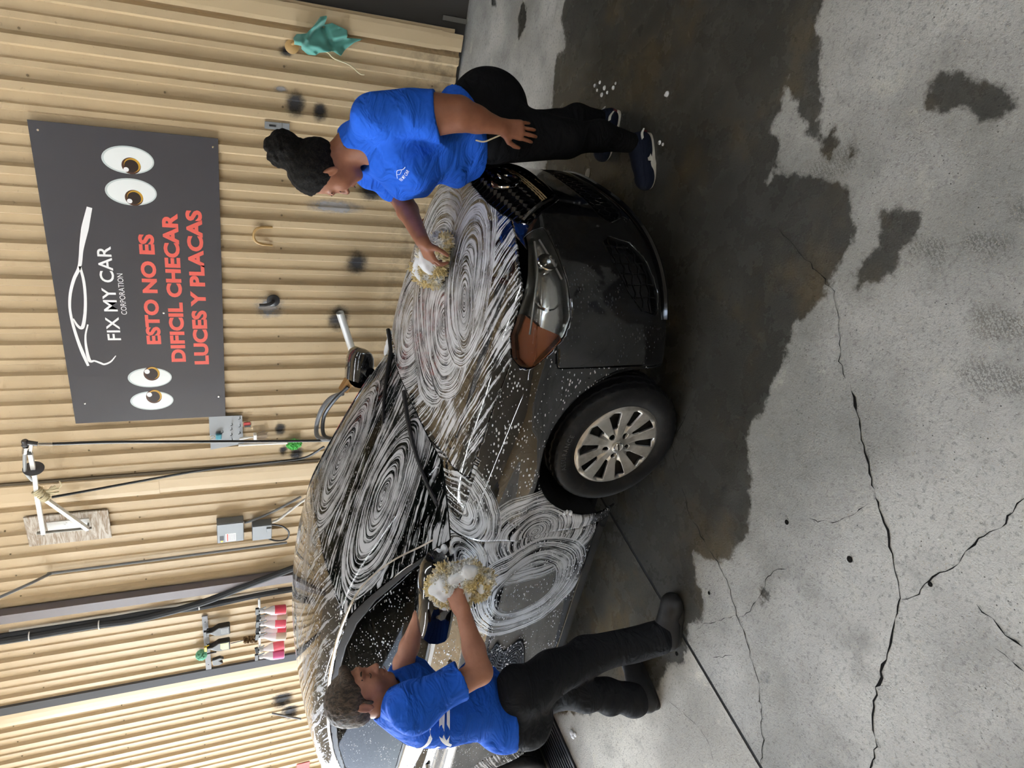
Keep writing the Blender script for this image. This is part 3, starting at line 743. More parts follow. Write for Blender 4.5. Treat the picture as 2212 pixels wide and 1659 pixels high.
def soap(name, top_strokes=(), side_strokes=(), drops=.5, streak=.0, base=(.004, .004, .005), rough=.05, dens=.55, glass=None, lines=None):
    """strokes: (cx, cy, rx, ry, angle, streaks per metre, inner radius, outer radius, amount)"""
    m = mat(name, base, rough, 0., .5, coat=.6); t = NT(m); P0 = t.coord('Object')
    wv = t.noise(P0, 3.2, 3, .6, out='Color'); n = t.n.new('ShaderNodeVectorMath'); n.operation = 'MULTIPLY_ADD'
    t.l.new(wv, n.inputs[0]); n.inputs[1].default_value = (.05, .05, .05); t.l.new(P0, n.inputs[2]); P = n.outputs[0]   # hand-wavering
    s = t.sep(P); blot = t.noise(P0, 9, 3, .6)
    foam = None
    def over(f, a, mk):
        return t.math('MULTIPLY', a, mk) if f is None else t.mixf(mk, f, a)
    if lines:                                    # straight runs: (dx, dy, dz, streaks per metre, amount)
        ax, ay, az, fr, amt = lines
        ph = t.math('ADD', t.math('ADD', t.math('MULTIPLY', s[0], ax * fr), t.math('MULTIPLY', s[1], ay * fr)), t.math('MULTIPLY', s[2], az * fr))
        vec = t.comb(ph, t.math('MULTIPLY', s[0], 3.), t.math('MULTIPLY', s[2], 3.))
        q = t.noise(vec, 1.0, 3, .65)
        foam = t.math('MULTIPLY', t.step(t.math('ADD', q, t.math('MULTIPLY', t.math('SUBTRACT', blot, .5), .45)), .50, .60), amt)
    for strokes, U, Vv in ((top_strokes, s[0], s[1]), (side_strokes, s[0], s[2])):
        for (cx, cy, rx, ry, an, fq, ri, ro, amt) in strokes:
            q, r = rings(t, P, U, Vv, cx + .025, cy + .025, rx, ry, an, fq)
            st = t.math('MULTIPLY', t.step(t.math('ADD', q, t.math('MULTIPLY', t.math('SUBTRACT', blot, .5), .30)), .40, .56), amt)
            mk = t.step(r, ro + .01, ro - .03)
            if ri > 0: mk = t.math('MULTIPLY', mk, t.step(r, ri - .03, ri + .02))
            foam = over(foam, st, mk)
    if foam is None: foam = t.math('MULTIPLY', blot, 0.)
    # flecks and short dashes of suds left standing
    q = t.mapping(P0, scale=(44, 66, 92)); v = t.voronoi(q, 1.0, rnd=1.)
    fl = t.math('MULTIPLY', t.step(t.math('ADD', v, t.math('MULTIPLY', t.math('SUBTRACT', blot, .5), 1.0)), .13, .22, 1, 0), drops)
    foam = t.math('MAXIMUM', foam, fl)
    foam = t.math('MINIMUM', foam, 1.)
    f = t.math('MULTIPLY', foam, dens)
    t.set(Base_Color=t.mix(f, base, (.80, .82, .86)), Roughness=t.mixf(foam, rough, .62), Coat_Weight=t.mixf(foam, .8, .0))
    if glass is not None:
        # tinted pane: light passes where no suds lie on it
        b = t.b; out = t.n['Material Output']; tr = t.n.new('ShaderNodeBsdfTransparent'); tr.inputs[0].default_value = (*glass, 1)
        mx = t.n.new('ShaderNodeMixShader'); fr = t.n.new('ShaderNodeFresnel'); fr.inputs[0].default_value = 1.5
        a = t.math('MAXIMUM', t.math('MULTIPLY', foam, dens * 1.25, clamp=True), t.math('MULTIPLY', fr.outputs[0], 1.5, clamp=True))
        t.l.new(a, mx.inputs[0]); t.l.new(tr.outputs[0], mx.inputs[1]); t.l.new(b.outputs[0], mx.inputs[2]); t.l.new(mx.outputs[0], out.inputs[0])
    t.bump(foam, .3, .003)
    return m
K = 1.0
M_HOOD = soap('soapy_hood', top_strokes=[(.42, .40, .34, .30, .6, 120, .0, 1.0, .62), (.70, .18, .20, .30, 1.2, 120, .0, 1.0, .7), (.0, .32, .40, .36, -.4, 120, .0, 1.05, .85), (.28, .10, .34, .58, -.75, 130, .0, 1.0, .9), (.22, -.10, .26, .40, -.5, 130, .0, 1.0, .95), (.50, -.14, .24, .44, -.85, 130, .0, 1.0, 1.), (.40, -.22, .10, .26, -.7, 130, 0, 1., .8)],
              drops=.5, dens=.92, lines=(.22, .95, 0, 85, .9))
M_FEND = soap('soapy_fender', side_strokes=[(-.46, .62, .27, .30, .4, 130, .0, 1.0, .85), (-.36, .97, .26, .16, .3, 120, 0, 1.0, .95)], drops=.75, dens=.8)
M_DOOR = soap('soapy_door', side_strokes=[(-.50, .60, .30, .34, .25, 130, .0, 1.0, .85), (-.62, .93, .2, .10, .3, 120, 0, 1., .9), (-.84, .58, .34, .30, -.75, 140, .50, 1.02, .85)], drops=1., dens=.85)
M_REAR = soap('soapy_rear_door', drops=1., dens=.6)
M_ROOF = soap('soapy_roof', top_strokes=[(-1.5, .2, .4, .3, .5, 60, .5, 1, .35)], drops=1., dens=.75, lines=(.3, 1., 0, 55, .6))
M_PILL = soap('soapy_pillar', drops=1., dens=.75, lines=(.6, .5, -1.0, 90, .95))
M_BUMP = soap('dark_bumper', drops=.10, dens=.30, rough=.09)
M_TAIL = soap('soapy_tail', drops=.8, dens=.5)
M_WIND = soap('soapy_windscreen', top_strokes=[(-.62, -.34, .52, .21, .39, 105, .0, 1.05, .85), (-.80, .22, .42, .22, .5, 105, .0, 1.05, .8)], drops=.5, dens=.85, base=(.006, .010, .009), rough=.04, glass=(.22, .28, .25), lines=(-.45, .9, 0, 75, .8))
PILL = keep(PILL); COWL = keep(COWL); FEND = keep(FEND); BUMP = keep(BUMP)
M_SIDEG = soap('flecked_side_glass', drops=.8, dens=.6, base=(.006, .007, .007), rough=.03, glass=(.10, .105, .10))
M_TRIM = mat('gloss_black_trim', (.006, .006, .007), .12, coat=.5); M_RUB = mat('black_plastic', (.012, .012, .013), .5)
M_CHR = mat('chrome', (.85, .86, .88), .08, 1.); M_INT = mat('interior_dark', (.02, .02, .021), .8)

def panel(name, M, m, parent=car, thick=.009):
    o = mesh(name, M[0], M[1], m, parent, smooth=True)
    if thick:
        s = o.modifiers.new('thickness', 'SOLIDIFY'); s.thickness = thick; s.offset = -1
    return o
hood = panel('hood', both(HOOD), M_HOOD); panel('roof', both(ROOF), M_ROOF); wind = panel('windscreen', both(WIND), M_WIND, thick=0); panel('rear_window', both(BACKL), M_SIDEG, thick=0)
bump = panel('front_bumper', both(BUMP), M_BUMP); panel('rear_body', both(TAIL), M_TAIL); [panel('cowl', q, M_PILL) for q in comps(both(COWL))]
for nm, fn in (('near', mir), ('far', lambda q: q)):
    panel('fender', fn(FEND), M_FEND); d1 = panel('front_door', fn(FDOOR), M_DOOR); d2 = panel('rear_door', fn(RDOOR), M_REAR)
    [panel('pillar_rail', fn(q), M_PILL) for q in comps(PILL)]; panel('sill', fn(SILL), M_TRIM)
    panel('side_window', fn(SIDEW[0]), M_SIDEG, d1, 0); panel('side_window', fn(SIDEW[1]), M_SIDEG, d2, 0); panel('quarter_window', fn(SIDEW[2]), M_SIDEG, car, 0)
    panel('window_frame', fn(FRAME), M_RUB)
    sg = -1 if nm == 'near' else 1
    # bright strips below and above the side glass
    for z_off, pts, r, nm2 in ((0, [(-.60, .988), (-1.1, .992), (-1.6, .998), (-2.1, 1.018), (-2.5, 1.04), (-2.9, 1.078)], (.004, .0125), 'belt_strip'),
                          (0, [(-.575, 1.045), (-.78, 1.192), (-1.0, 1.312), (-1.2, 1.383), (-1.4, 1.419), (-1.7, 1.437), (-2.0, 1.429), (-2.3, 1.392), (-2.6, 1.302), (-2.92, 1.115)], (.004, .008), 'drip_strip')):
        C = catmull([(a, 0, b) for a, b in pts], 8); yy = side_y(C[:, 0], C[:, 2]); mb = MB()
        P3d = np.stack([C[:, 0], sg * (yy + .002), C[:, 2]], 1)
        V = []; F = []
        for i, p in enumerate(P3d):
            V += [p + V3(0, -sg * .006, -r[1]), p + V3(0, sg * r[0], -r[1] * .8), p + V3(0, sg * r[0], r[1] * .8), p + V3(0, -sg * .006, r[1])]
        for i in range(len(P3d) - 1):
            for k in range(3): F.append((4 * i + k, 4 * i + k + 1, 4 * i + 5 + k, 4 * i + 4 + k))
        mb.add(V, F); mb.build(nm2, M_CHR, car, smooth=True)
    # door handles
    for dr, hx in ((d1, -1.44), (d2, -2.34)):
        y0 = float(side_y(np.array([hx]), np.array([.90]))[0]) * sg
        pts = [(hx + .10, y0 - sg * .004, .895), (hx + .075, y0 + sg * .026, .899), (hx, y0 + sg * .038, .903), (hx - .075, y0 + sg * .03, .907), (hx - .10, y0 - sg * .004, .91)]
        MB().tube(catmull(pts, 5), .0135, 8).build('door_handle', M_CHR, dr, smooth=True)

# --- lamps and grilles
M_LENS = mat('lamp_lens', (.9, .92, .92), .02, trans=0.); t = NT(M_LENS); tr = t.n.new('ShaderNodeBsdfTransparent'); gl = t.n.new('ShaderNodeBsdfGlossy'); gl.inputs['Roughness'].default_value = .03
mx = t.n.new('ShaderNodeMixShader'); fr = t.n.new('ShaderNodeFresnel'); t.l.new(fr.outputs[0], mx.inputs[0]); t.l.new(tr.outputs[0], mx.inputs[1]); t.l.new(gl.outputs[0], mx.inputs[2]); t.l.new(mx.outputs[0], t.n['Material Output'].inputs[0])
M_SIL = mat('reflector_silver', (.62, .62, .60), .12, 1.); M_AMB = mat('amber_lens', (.26, .075, .028), .2); M_HOUS = mat('lamp_housing', (.42, .42, .40), .22, .85)
for fn, sg in ((mir, -1), (lambda q: q, 1)):
    h = panel('headlight', fn(HEADL), M_LENS, car, 0)
    hi = inner(HEADL, .055); panel('lamp_bowl', fn(hi), M_HOUS, h, 0)
    A = (X(hi) < .565) & (Z(hi) > 0)
    amb = split(hi[0], hi[1], np.maximum(hi[0][:, 0] - .520 - .35 * (hi[0][:, 2] - .74), hi[0][:, 2] - .812)); amb = (amb[0] + normals(amb[0]) * .012, amb[1]); panel('turn_signal', fn(amb), M_AMB, h, 0)
    for (x, y, z, r) in ((.60, .655, .725, .052), (.735, .60, .728, .040)):
        mb = MB(); d = np.array([.85, .45 * 1, .0]); d /= np.linalg.norm(d); R = frame(d * [1, sg, 1], (0, 0, 1))
        mb.lathe([(r * 1.05, .02), (r, .025), (r * .9, .005), (r * .55, -.03), (.002, -.04)], (x - .0, sg * y, z), n=20, R=R); mb.lathe([(r * .42, -.03), (r * .42, -.01), (r * .25, .006), (.001, .012)], (x, sg * y, z), n=14, R=R)
        mb.build('reflector', M_SIL, h, smooth=True)
    L = [(.90, .49, .742), (.80, .60, .760), (.68, .68, .785), (.55, .745, .806)]; L2 = [(.88, .49, .722), (.80, .585, .70), (.70, .655, .672)]
    mb = MB()
    for Q in (L, L2):
        q = np.array(Q); q[:, 0] = front_x(q[:, 1], q[:, 2]) - .022; q[:, 1] *= sg; mb.tube(catmull(q, 6), .0045, 6)
    mb.build('light_bar', mat('light_bar_grey', (.5, .5, .48), .2, .4), h, smooth=True)
    fogd = panel('fog_pocket', fn(inner(FOGP, .04)), M_RUB, bump, 0)
    # honeycomb ribs in the fog pocket
    mb = MB()
    for i, z in enumerate(np.arange(.24, .45, .034)):
        ys = np.arange(.47, .77, .0125); ok = poly_sd(FG, ys, np.full(ys.shape, z)) < -.002
        ys = ys[ok]
        if len(ys) > 2: mb.tube(np.stack([front_x(ys, np.full(ys.shape, z)) - .012, sg * ys, z + .005 * np.sin(ys * 120 + i * 3.1)], 1), .0042, 5)
    for j, y in enumerate(np.arange(.49, .76, .036)):
        zs = np.arange(.225, .46, .0125); ok = poly_sd(FG, np.full(zs.shape, y), zs) < -.002; zs = zs[ok]
        if len(zs) > 2: mb.tube(np.stack([front_x(np.full(zs.shape, y), zs) - .014, np.full(zs.shape, sg * y), zs], 1), .0036, 5)
    mb.build('fog_mesh', M_TRIM, bump, smooth=True)
def hexmesh(name, P, pitch, parent, ymax, depth):
    mb = MB(); segs = set()
    R = pitch / math.sqrt(3)
    for i in range(-14, 15):
        for j in range(-10, 11):
            cy = (i + .5 * (j % 2)) * pitch; cz = np.mean([q[1] for q in P]) + j * 1.5 * R
            for k in range(6):
                a = math.radians(60 * k + 30); b = math.radians(60 * k + 90)
                p = (round(cy + R * math.cos(a), 4), round(cz + R * math.sin(a), 4)); q = (round(cy + R * math.cos(b), 4), round(cz + R * math.sin(b), 4))
                segs.add((min(p, q), max(p, q)))
    S_ = np.array(sorted(segs)); mid = S_.mean(1); ok = poly_sd(P, np.abs(mid[:, 0]), mid[:, 1]) < .006; S_ = S_[ok]
    A = S_[:, 0]; B = S_[:, 1]; xa = front_x(np.abs(A[:, 0]), A[:, 1]) - depth; xb = front_x(np.abs(B[:, 0]), B[:, 1]) - depth
    for i in range(len(S_)): mb.bar((xa[i], *A[i]), (xb[i], *B[i]), .005, .022, (1, 0, 0))
    o = mb.build(name, M_TRIM, parent); return o
grl = panel('grille', both(inner(GRILLE, .07)), mat('grille_black', (.004, .004, .004), .5), car, 0); hexmesh('honeycomb', GR, .046, grl, .4, .022)['kind'] = 'stuff'
panel('lower_intake', both(inner(LOWG, .06)), mat('grille_black', (.004,) * 3, .5), bump, 0); hexmesh('intake_mesh', LG, .05, bump, .4, .02)['kind'] = 'stuff'
# bright bar and V frame of the grille
mb = MB()
for sg in (-1, 1):
    q = catmull([(0, .37, .752), (0, .335, .70), (0, .275, .62), (0, .225, .567), (0, .12, .55), (0, 0, .549)], 6); x = front_x(q[:, 1], q[:, 2]) + .004
    mb.tube(np.stack([x, sg * q[:, 1], q[:, 2]], 1), [.011] * len(q), 7)
mb.build('grille_frame', mat('dark_chrome', (.28, .28, .29), .1, 1.), grl, smooth=True)
ys = np.linspace(-.30, .30, 31); mb = MB()
for z in (.585, .600, .615):
    yy = ys[np.abs(ys) < .20 + (z - .55) * 1.0]; mb.tube(np.stack([front_x(np.abs(yy), np.full(yy.shape, z)) - .012, yy, np.full(yy.shape, z)], 1), .0035, 5)
mb.build('tan_slats', mat('slat_tan', (.62, .46, .24), .35), grl, smooth=True)
# round badge with its bar
bg0 = float(front_x(np.array([0.]), np.array([.70]))[0]) + .01; Rb = frame((.95, 0, .3), (0, 1, 0))
mb = MB(); ring = [(bg0 + 0, 0, .70)]
th = np.linspace(0, 2 * math.pi, 40, endpoint=False)
pts = [np.array([bg0, 0, .70]) + Rb @ np.array([.072 * math.cos(a), .060 * math.sin(a), 0]) for a in th]; mb.tube(pts + [pts[0], pts[1]], .0085, 7, False)
mb.box((bg0 + .004, 0, .70), (.012, .165, .026), None); emb = mb.build('badge', M_CHR, grl, smooth=True)
mb = MB(); mb.lathe([(.068, -.012), (.068, -.006), (.001, -.004)], (bg0, 0, .70), n=28, R=Rb); mb.build('badge_back', M_TRIM, grl)
V, F = text_mesh('NISSAN', .024, .0004, .0008, 1.1); V = V - [0, .008, 0]; V = np.stack([np.full(len(V), bg0 + .0115) + V[:, 2], V[:, 0], .70 + V[:, 1]], 1); mesh('badge_lettering', V, F, M_RUB, grl)

# --- wipers
for a, b in (((-.20, .62), (-.42, .02)), ((-.23, .0), (-.43, -.64))):
    P = [np.array([a[0] + (b[0] - a[0]) * k / 8, a[1] + (b[1] - a[1]) * k / 8]) for k in range(9)]
    z = [float(top_z(np.array([p[0]]), np.array([p[1]]))[0]) for p in P]
    mb = MB(); mb.tube([(p[0], p[1], zz + .028 - .012 * k / 8) for k, (p, zz) in enumerate(zip(P, z))], [.013 - .0007 * k for k in range(9)], 7)
    mb.tube([(p[0] - .02, p[1], zz + .011) for p, zz in list(zip(P, z))[2:]], .008, 6); mb.build('wiper', M_RUB, car, smooth=True)

# --- door mirrors
for sg in (-1, 1):
    mr = empty('door_mirror', (0, 0, 0), parent=car)
    R = frame((0.10, sg * .25, 1.0), (1, .1 * sg, 0))
    V = []; F = []; sec = [(-.105, .055), (-.07, .072), (-.02, .085), (.03, .088), (.075, .075), (.11, .052), (.135, .022)]
    n = 18
    base = np.array([-.655, sg * .972, 1.098 if sg < 0 else 1.065])
    for k, (ux, _) in enumerate(sec):      # sections along x: rounded shell, wide across the car
        wy, hz = (.132, .080) if k < 4 else ((.128, .074), (.11, .06), (.06, .034))[k - 4]
        for j in range(n):
            a = 2 * math.pi * j / n; c, s_ = math.cos(a), math.sin(a)
            p = np.array([ux + (.012 * s_), wy * abs(c) ** .75 * np.sign(c), hz * abs(s_) ** .75 * np.sign(s_)]); V.append(base + p + np.array([-.42 * p[1] * sg, 0, p[1] * sg * .06]))
    m_ = len(sec)
    for i in range(m_ - 1):
        for j in range(n): F.append((i * n + j, i * n + (j + 1) % n, (i + 1) * n + (j + 1) % n, (i + 1) * n + j))
    F += [tuple(range(n)), tuple((m_ - 1) * n + j for j in range(n))]
    MB().add(V, F).build('mirror_shell', M_BUMP, mr, smooth=True)
    MB().lathe([(.085, 0), (.08, .003), (.001, .003)], base + [-.112, 0, 0], n=20, R=np.array(rot3((0, 1, 0), -math.pi / 2)) @ np.diag([.72, 1.15, 1])).build('mirror_glass', mat('mirror_glass', (.75, .78, .8), .02, 1.), mr)
    MB().tube([(-.60, sg * .79, 1.035), (-.615, sg * .84, 1.05), (-.63, sg * .90, 1.07)], [.035, .028, .032], 8).build('mirror_arm', M_TRIM, mr, smooth=True)
    mb = MB(); mb.prism([(-.585, 1.035), (-.60, 1.075), (-.735, 1.15), (-.74, 1.02), (-.60, 1.0)], .02 * sg, (0, sg * .775, 0), ((1, 0, 0), (0, -sg * .22, 1)), (0, 1, 0)); mb.build('mirror_sail', M_TRIM, mr, smooth=True)

# --- wheels: tyre, ten-spoke cover, steel disc, brake drum
M_TYRE = mat('tyre_rubber', (.012, .012, .013), .55, spec=.3); t = NT(M_TYRE); P = t.coord('Object'); n1 = t.noise(P, 18, 4, .7); t.set(Roughness=t.mixf(n1, .3, .7), Base_Color=t.mix(t.step(n1, .45, .7), (.008, .008, .009), (.022, .021, .021)))
M_SILV = mat('wheel_cover_silver', (.56, .55, .52), .32, .75); t = NT(M_SILV); n1 = t.noise(t.coord('Object'), 9, 4, .7); t.set(Base_Color=t.mix(t.step(n1, .4, .75), (.60, .59, .56), (.36, .34, .31)), Roughness=t.mixf(n1, .25, .5))
def build_wheel(parent):
    w = empty('wheel', parent=parent)
    R0 = .2032 + .005
    prof = [(R0 - .02, .08), (R0, .092), (R0 + .012, .099), (R0 + .035, .106), (R0 + .06, .108), (R0 + .082, .103), (R0 + .096, .094), (WR - .004, .082), (WR, .070)]
    tread = [(WR, .066), (WR - .008, .063), (WR - .008, .058), (WR + .001, .055), (WR + .002, .022), (WR - .008, .019), (WR - .008, .013), (WR + .002, .010)]
    half = prof + tread; full = half + [(r, -z) for r, z in half[::-1]]
    n = 120; mb = MB(); V = []; F = []
    for r, z in full:
        for k in range(n):
            a = 2 * math.pi * k / n; rr = r - (.006 if (k % 3 == 0 and r > WR - .006 and abs(z) > .02) else 0)
            V.append((rr * math.cos(a), rr * math.sin(a), z))
    for i in range(len(full) - 1):
        for k in range(n): F.append((i * n + k, i * n + (k + 1) % n, (i + 1) * n + (k + 1) % n, (i + 1) * n + k))
    ty = MB().add(V, F).build('tyre', M_TYRE, w, smooth=True)
    # raised lettering on the sidewall
    for word, a0, rad, sz in (('ASSURANCE', -18, .268, .030),):
        Vt, Ft = text_mesh(word, sz, 0., .0012, 1.25); th = math.radians(a0) + math.pi / 2 - Vt[:, 0] / rad; rr = rad + Vt[:, 1] - sz * .35
        mesh('tyre_lettering', np.stack([rr * np.cos(th), rr * np.sin(th), .1083 + Vt[:, 2] - .004 * ((rr - .262) / .03) ** 2], 1), Ft, mat('tyre_letter', (.06, .06, .062), .4), w)
    # cover: dished disc with ten windows and five nut holes
    nr, na = 34, 360; rs = np.linspace(.012, .214, nr); aa = np.linspace(0, 2 * math.pi, na, endpoint=False); RR, AA = np.meshgrid(rs, aa, indexing='ij')
    hgt = np.interp(RR, [0, .03, .05, .09, .13, .17, .198, .205, .214], [.098, .098, .092, .090, .096, .100, .102, .094, .09])
    ph = (AA / (2 * math.pi) * 10) % 1.0; dist = np.abs(ph - .5)
    hgt += -.010 * np.clip((dist - .28) / .22, 0, 1) * np.clip((RR - .05) / .05, 0, 1) * np.clip((.2 - RR) / .01, 0, 1)
    idx = np.arange(nr * na).reshape(nr, na); q = np.stack([idx[:-1], np.roll(idx[:-1], -1, 1), np.roll(idx[1:], -1, 1), idx[1:]], -1).reshape(-1, 4)
    Vc = np.stack([RR * np.cos(AA), RR * np.sin(AA), hgt], -1).reshape(-1, 3); Tc = tri(q)[:, ::-1]
    r = np.hypot(Vc[:, 0], Vc[:, 1]); d = np.full(len(Vc), 1.)
    for k in range(10):
        a = 2 * math.pi * k / 10; lx = Vc[:, 0] * math.cos(a) + Vc[:, 1] * math.sin(a); ly = -Vc[:, 0] * math.sin(a) + Vc[:, 1] * math.cos(a)
        wdt = .013 + (.011 if k % 2 else .017) * np.clip((lx - .10) / .08, 0, 1)
        r0 = .100 if k % 2 else .088
        e = np.maximum(np.abs(ly) - wdt, np.maximum(r0 + .014 - lx, r - .186)); cap = np.hypot(lx - r0 - .014, ly) - .0135
        d = np.minimum(d, np.minimum(np.where(lx > 0, e, 1), cap))
    for k in range(5):
        a = 2 * math.pi * (k + .25) / 5; d = np.minimum(d, np.hypot(Vc[:, 0] - .057 * math.cos(a), Vc[:, 1] - .057 * math.sin(a)) - .0155)
    Vc, Tc = split(Vc, Tc, -d)
    cv = mesh('wheel_cover', Vc, Tc, M_SILV, w, smooth=True); s = cv.modifiers.new('thickness', 'SOLIDIFY'); s.thickness = .014; s.offset = -1
    mb = MB(); mb.lathe([(.030, .097), (.030, .103), (.026, .106), (.001, .107)], n=28); cp = mb.build('centre_cap', M_SILV, w, smooth=True)
    mb = MB(); th = np.linspace(0, 2 * math.pi, 30, endpoint=False); pts = [(.021 * math.cos(a), .021 * math.sin(a), .107) for a in th]; mb.tube(pts + pts[:2], .002, 5, False); mb.box((0, 0, .107), (.052, .010, .004)); mb.build('cap_badge', M_CHR, w, smooth=True)
    Vt, Ft = text_mesh('NISSAN', .0085, .0001, .0003, 1.05); mesh('cap_lettering', Vt + [0, -.003, .1094], Ft, M_RUB, w)
    mb = MB(); mb.lathe([(.205, -.05), (.203, .075), (.18, .06), (.12, .05), (.06, .065), (.001, .066)], n=40)
    for k in range(10):
        a = 2 * math.pi * (k + .3) / 10; mb.lathe([(.016, .058), (.013, .053), (.001, .052)], (.14 * math.cos(a), .14 * math.sin(a), 0), n=10)
    mb.build('steel_disc', mat('wheel_steel', (.03, .028, .026), .6, .4), w, smooth=True)
    return w
wh = build_wheel(car)
def clone(o, parent):
    c = o.copy(); COL.objects.link(c); c.parent = parent
    for ch in [q for q in bpy.data.objects if q.parent == o]: clone(ch, c)
    return c
for i, (x, sg, a) in enumerate(((0, -1, 0.35), (-WB, -1, 1.0), (0, 1, .2), (-WB, 1, .8))):
    w = wh if i == 0 else clone(wh, car)
    R = np.stack([V3(1, 0, 0), V3(0, 0, 1) * (1 if sg < 0 else 1), V3(0, -1, 0)], 1) if sg < 0 else np.stack([V3(-1, 0, 0), V3(0, 0, 1), V3(0, 1, 0)], 1)
    R = R @ rot3((0, 0, 1), a); M4 = np.eye(4); M4[:3, :3] = R; M4[:3, 3] = (x, sg * .765, WR); w.matrix_local = Matrix(M4.tolist())
# wheel wells, floor pan and cabin
for ax in (0., -WB):
    for sg in (-1, 1):
        V = []; F = []; n = 22
        for k in range(n + 1):
            a = math.radians(-2 + 184 * k / n); V += [(ax + .40 * math.cos(a), sg * .86, WR + .40 * math.sin(a)), (ax + .40 * math.cos(a), sg * .50, WR + .40 * math.sin(a))]
        for k in range(n): F.append((2 * k, 2 * k + 1, 2 * k + 3, 2 * k + 2))
        F.append(tuple(2 * k + 1 for k in range(n + 1))); MB().add(V, F).build('wheel_arch_liner', mat('liner_black', (.006, .006, .006), .9), car)
mb = MB(); mb.box((-1.35, 0, .21), (4.0, 1.40, .03)); mb.box((.45, 0, .45), (.5, .95, .45)); mb.build('underbody', mat('liner_black', (.006,) * 3, .9), car)
mb = MB(); mb.prism([(-.42, .45), (-.42, .93), (-.60, 1.0), (-.95, .96), (-1.0, .80), (-.85, .45)], 1.40, (0, .70, 0)); mb.build('dashboard', M_INT, car, bevel=.03)
for sx_, sy_ in ((-1.35, -.37), (-1.35, .37)):
    mb = MB(); mb.box((sx_ + .1, sy_, .55), (.52, .50, .16)); mb.box((sx_ - .22, sy_, .86), (.14, .48, .60), rot3((0, 1, 0), -.3)); mb.box((sx_ - .36, sy_, 1.22), (.10, .26, .17), rot3((0, 1, 0), -.3)); mb.build('front_seat', mat('seat_cloth', (.045, .043, .04), .9), car, bevel=.04)
mb = MB(); mb.box((-2.2, 0, .55), (.5, 1.25, .16)); mb.box((-2.5, 0, .86), (.14, 1.25, .55), rot3((0, 1, 0), -.35)); mb.build('rear_seat', mat('seat_cloth', (.045, .043, .04), .9), car, bevel=.04)
Rsw = frame((-.85, 0, .5), (0, 1, 0)); th = np.linspace(0, 2 * math.pi, 26, endpoint=False); pts = [V3(-1.02, .37, .90) + Rsw @ V3(.18 * math.cos(a), .18 * math.sin(a), 0) for a in th]
mb = MB(); mb.tube(pts + pts[:2], .015, 7, False); mb.bar(pts[0], pts[13], .05, .03); mb.build('steering_wheel', M_INT, car, smooth=True)
Vm = MB().box((-.98, 0, 1.30), (.03, .24, .07)).build('cabin_mirror', M_INT, car, bevel=.01)
# lip under the nose
q = catmull([(0, .76, .185), (0, .70, .180), (0, .60, .178), (0, .45, .178), (0, .2, .178), (0, 0, .178)], 5); mb = MB()
for sg in (-1, 1): mb.tube(np.stack([front_x(q[:, 1], np.full(len(q), .23)) - .004, sg * q[:, 1], q[:, 2] + .012], 1), .013, 6)
mb.build('chin_lip', M_TRIM, bump, smooth=True)
# ================================================================== things on the wall
# --- sign board
SY = BACK_Y - .040
def sg_(cx, cy): return px(cx / 2.2127, 200 + cy / 2.2127, SY - .004)     # crop pixel of the sign -> place
c = [px(60, 260, SY), px(466, 297, SY), px(491, 896, SY), px(163, 917, SY)]
sx0, sx1 = (c[2][0] + c[3][0]) / 2, (c[0][0] + c[1][0]) / 2; sz0, sz1 = (c[1][2] + c[2][2]) / 2, (c[0][2] + c[3][2]) / 2
S0 = V3(sx0, SY, sz0)
sign = empty('sign_board', S0); tag(sign, 'large dark grey sign board with red Spanish lettering and cartoon eyes', 'sign')
MB().box(((sx1 - sx0) / 2, -.002, (sz1 - sz0) / 2), (sx1 - sx0, .004, sz1 - sz0)).build('board', mat('sign_grey', srgb(66, 65, 70), .38, spec=.4), sign)
M_WHT = mat('sign_white', srgb(236, 236, 238), .45); M_RED = mat('sign_red', srgb(226, 96, 84), .45)
def sign_text(body, bl, tl, br, m, bold, name):
    a, t_, b = sg_(*bl), sg_(*tl), sg_(*br); V, F = text_mesh(body, 1.0, bold, 0.0, 1.02)
    V = V - V.min(0); w, h = V[:, 0].max(), V[:, 1].max(); ht = abs(t_[2] - a[2]); zb = a[2]
    X_ = a[0] + V[:, 0] / w * (b[0] - a[0]); Zz = zb + (b[2] - zb) * V[:, 0] / w + V[:, 1] / h * ht
    mesh(name, np.stack([X_, np.full(len(V), SY - .0052), Zz], 1) - S0, F, m, sign)
sign_text('FIX MY CAR', (580, 1183), (515, 1183), (529, 735), M_WHT, .012, 'lettering_white')
sign_text('CORPORATION', (608, 1061), (581, 1061), (586, 865), M_WHT, .0, 'lettering_white')
sign_text('ESTO NO ES', (772, 1202), (702, 1202), (735, 678), M_RED, .045, 'lettering_red')
sign_text('DIFICIL CHECAR', (890, 1286), (820, 1286), (849, 578), M_RED, .045, 'lettering_red')
sign_text('LUCES Y PLACAS', (1000, 1298), (930, 1298), (964, 564), M_RED, .045, 'lettering_red')
def ribbon(pts, wid, name='car_outline'):
    P = catmull([sg_(*p) for p in pts], 6); W = np.interp(np.linspace(0, 1, len(P)), np.linspace(0, 1, len(wid)), wid) / 2.2127 / 1480 * 7.3
    t_ = np.gradient(P, axis=0); n_ = np.stack([-t_[:, 2], 0 * t_[:, 0], t_[:, 0]], 1); n_ /= np.linalg.norm(n_, axis=1)[:, None]
    A = P + n_ * W[:, None] / 2; B = P - n_ * W[:, None] / 2; A[:, 1] = B[:, 1] = SY - .0054; n = len(P)
    mesh(name, np.concatenate([A, B]) - S0, [(i, i + 1, n + i + 1, n + i) for i in range(n - 1)], M_WHT, sign)
ribbon([(428, 548), (408, 640), (390, 740), (380, 830), (354, 890), (338, 950), (333, 1010), (338, 1060), (352, 1120), (376, 1195), (400, 1255), (422, 1306)], [16, 22, 12, 11, 10, 9, 8, 9, 10, 12, 8])
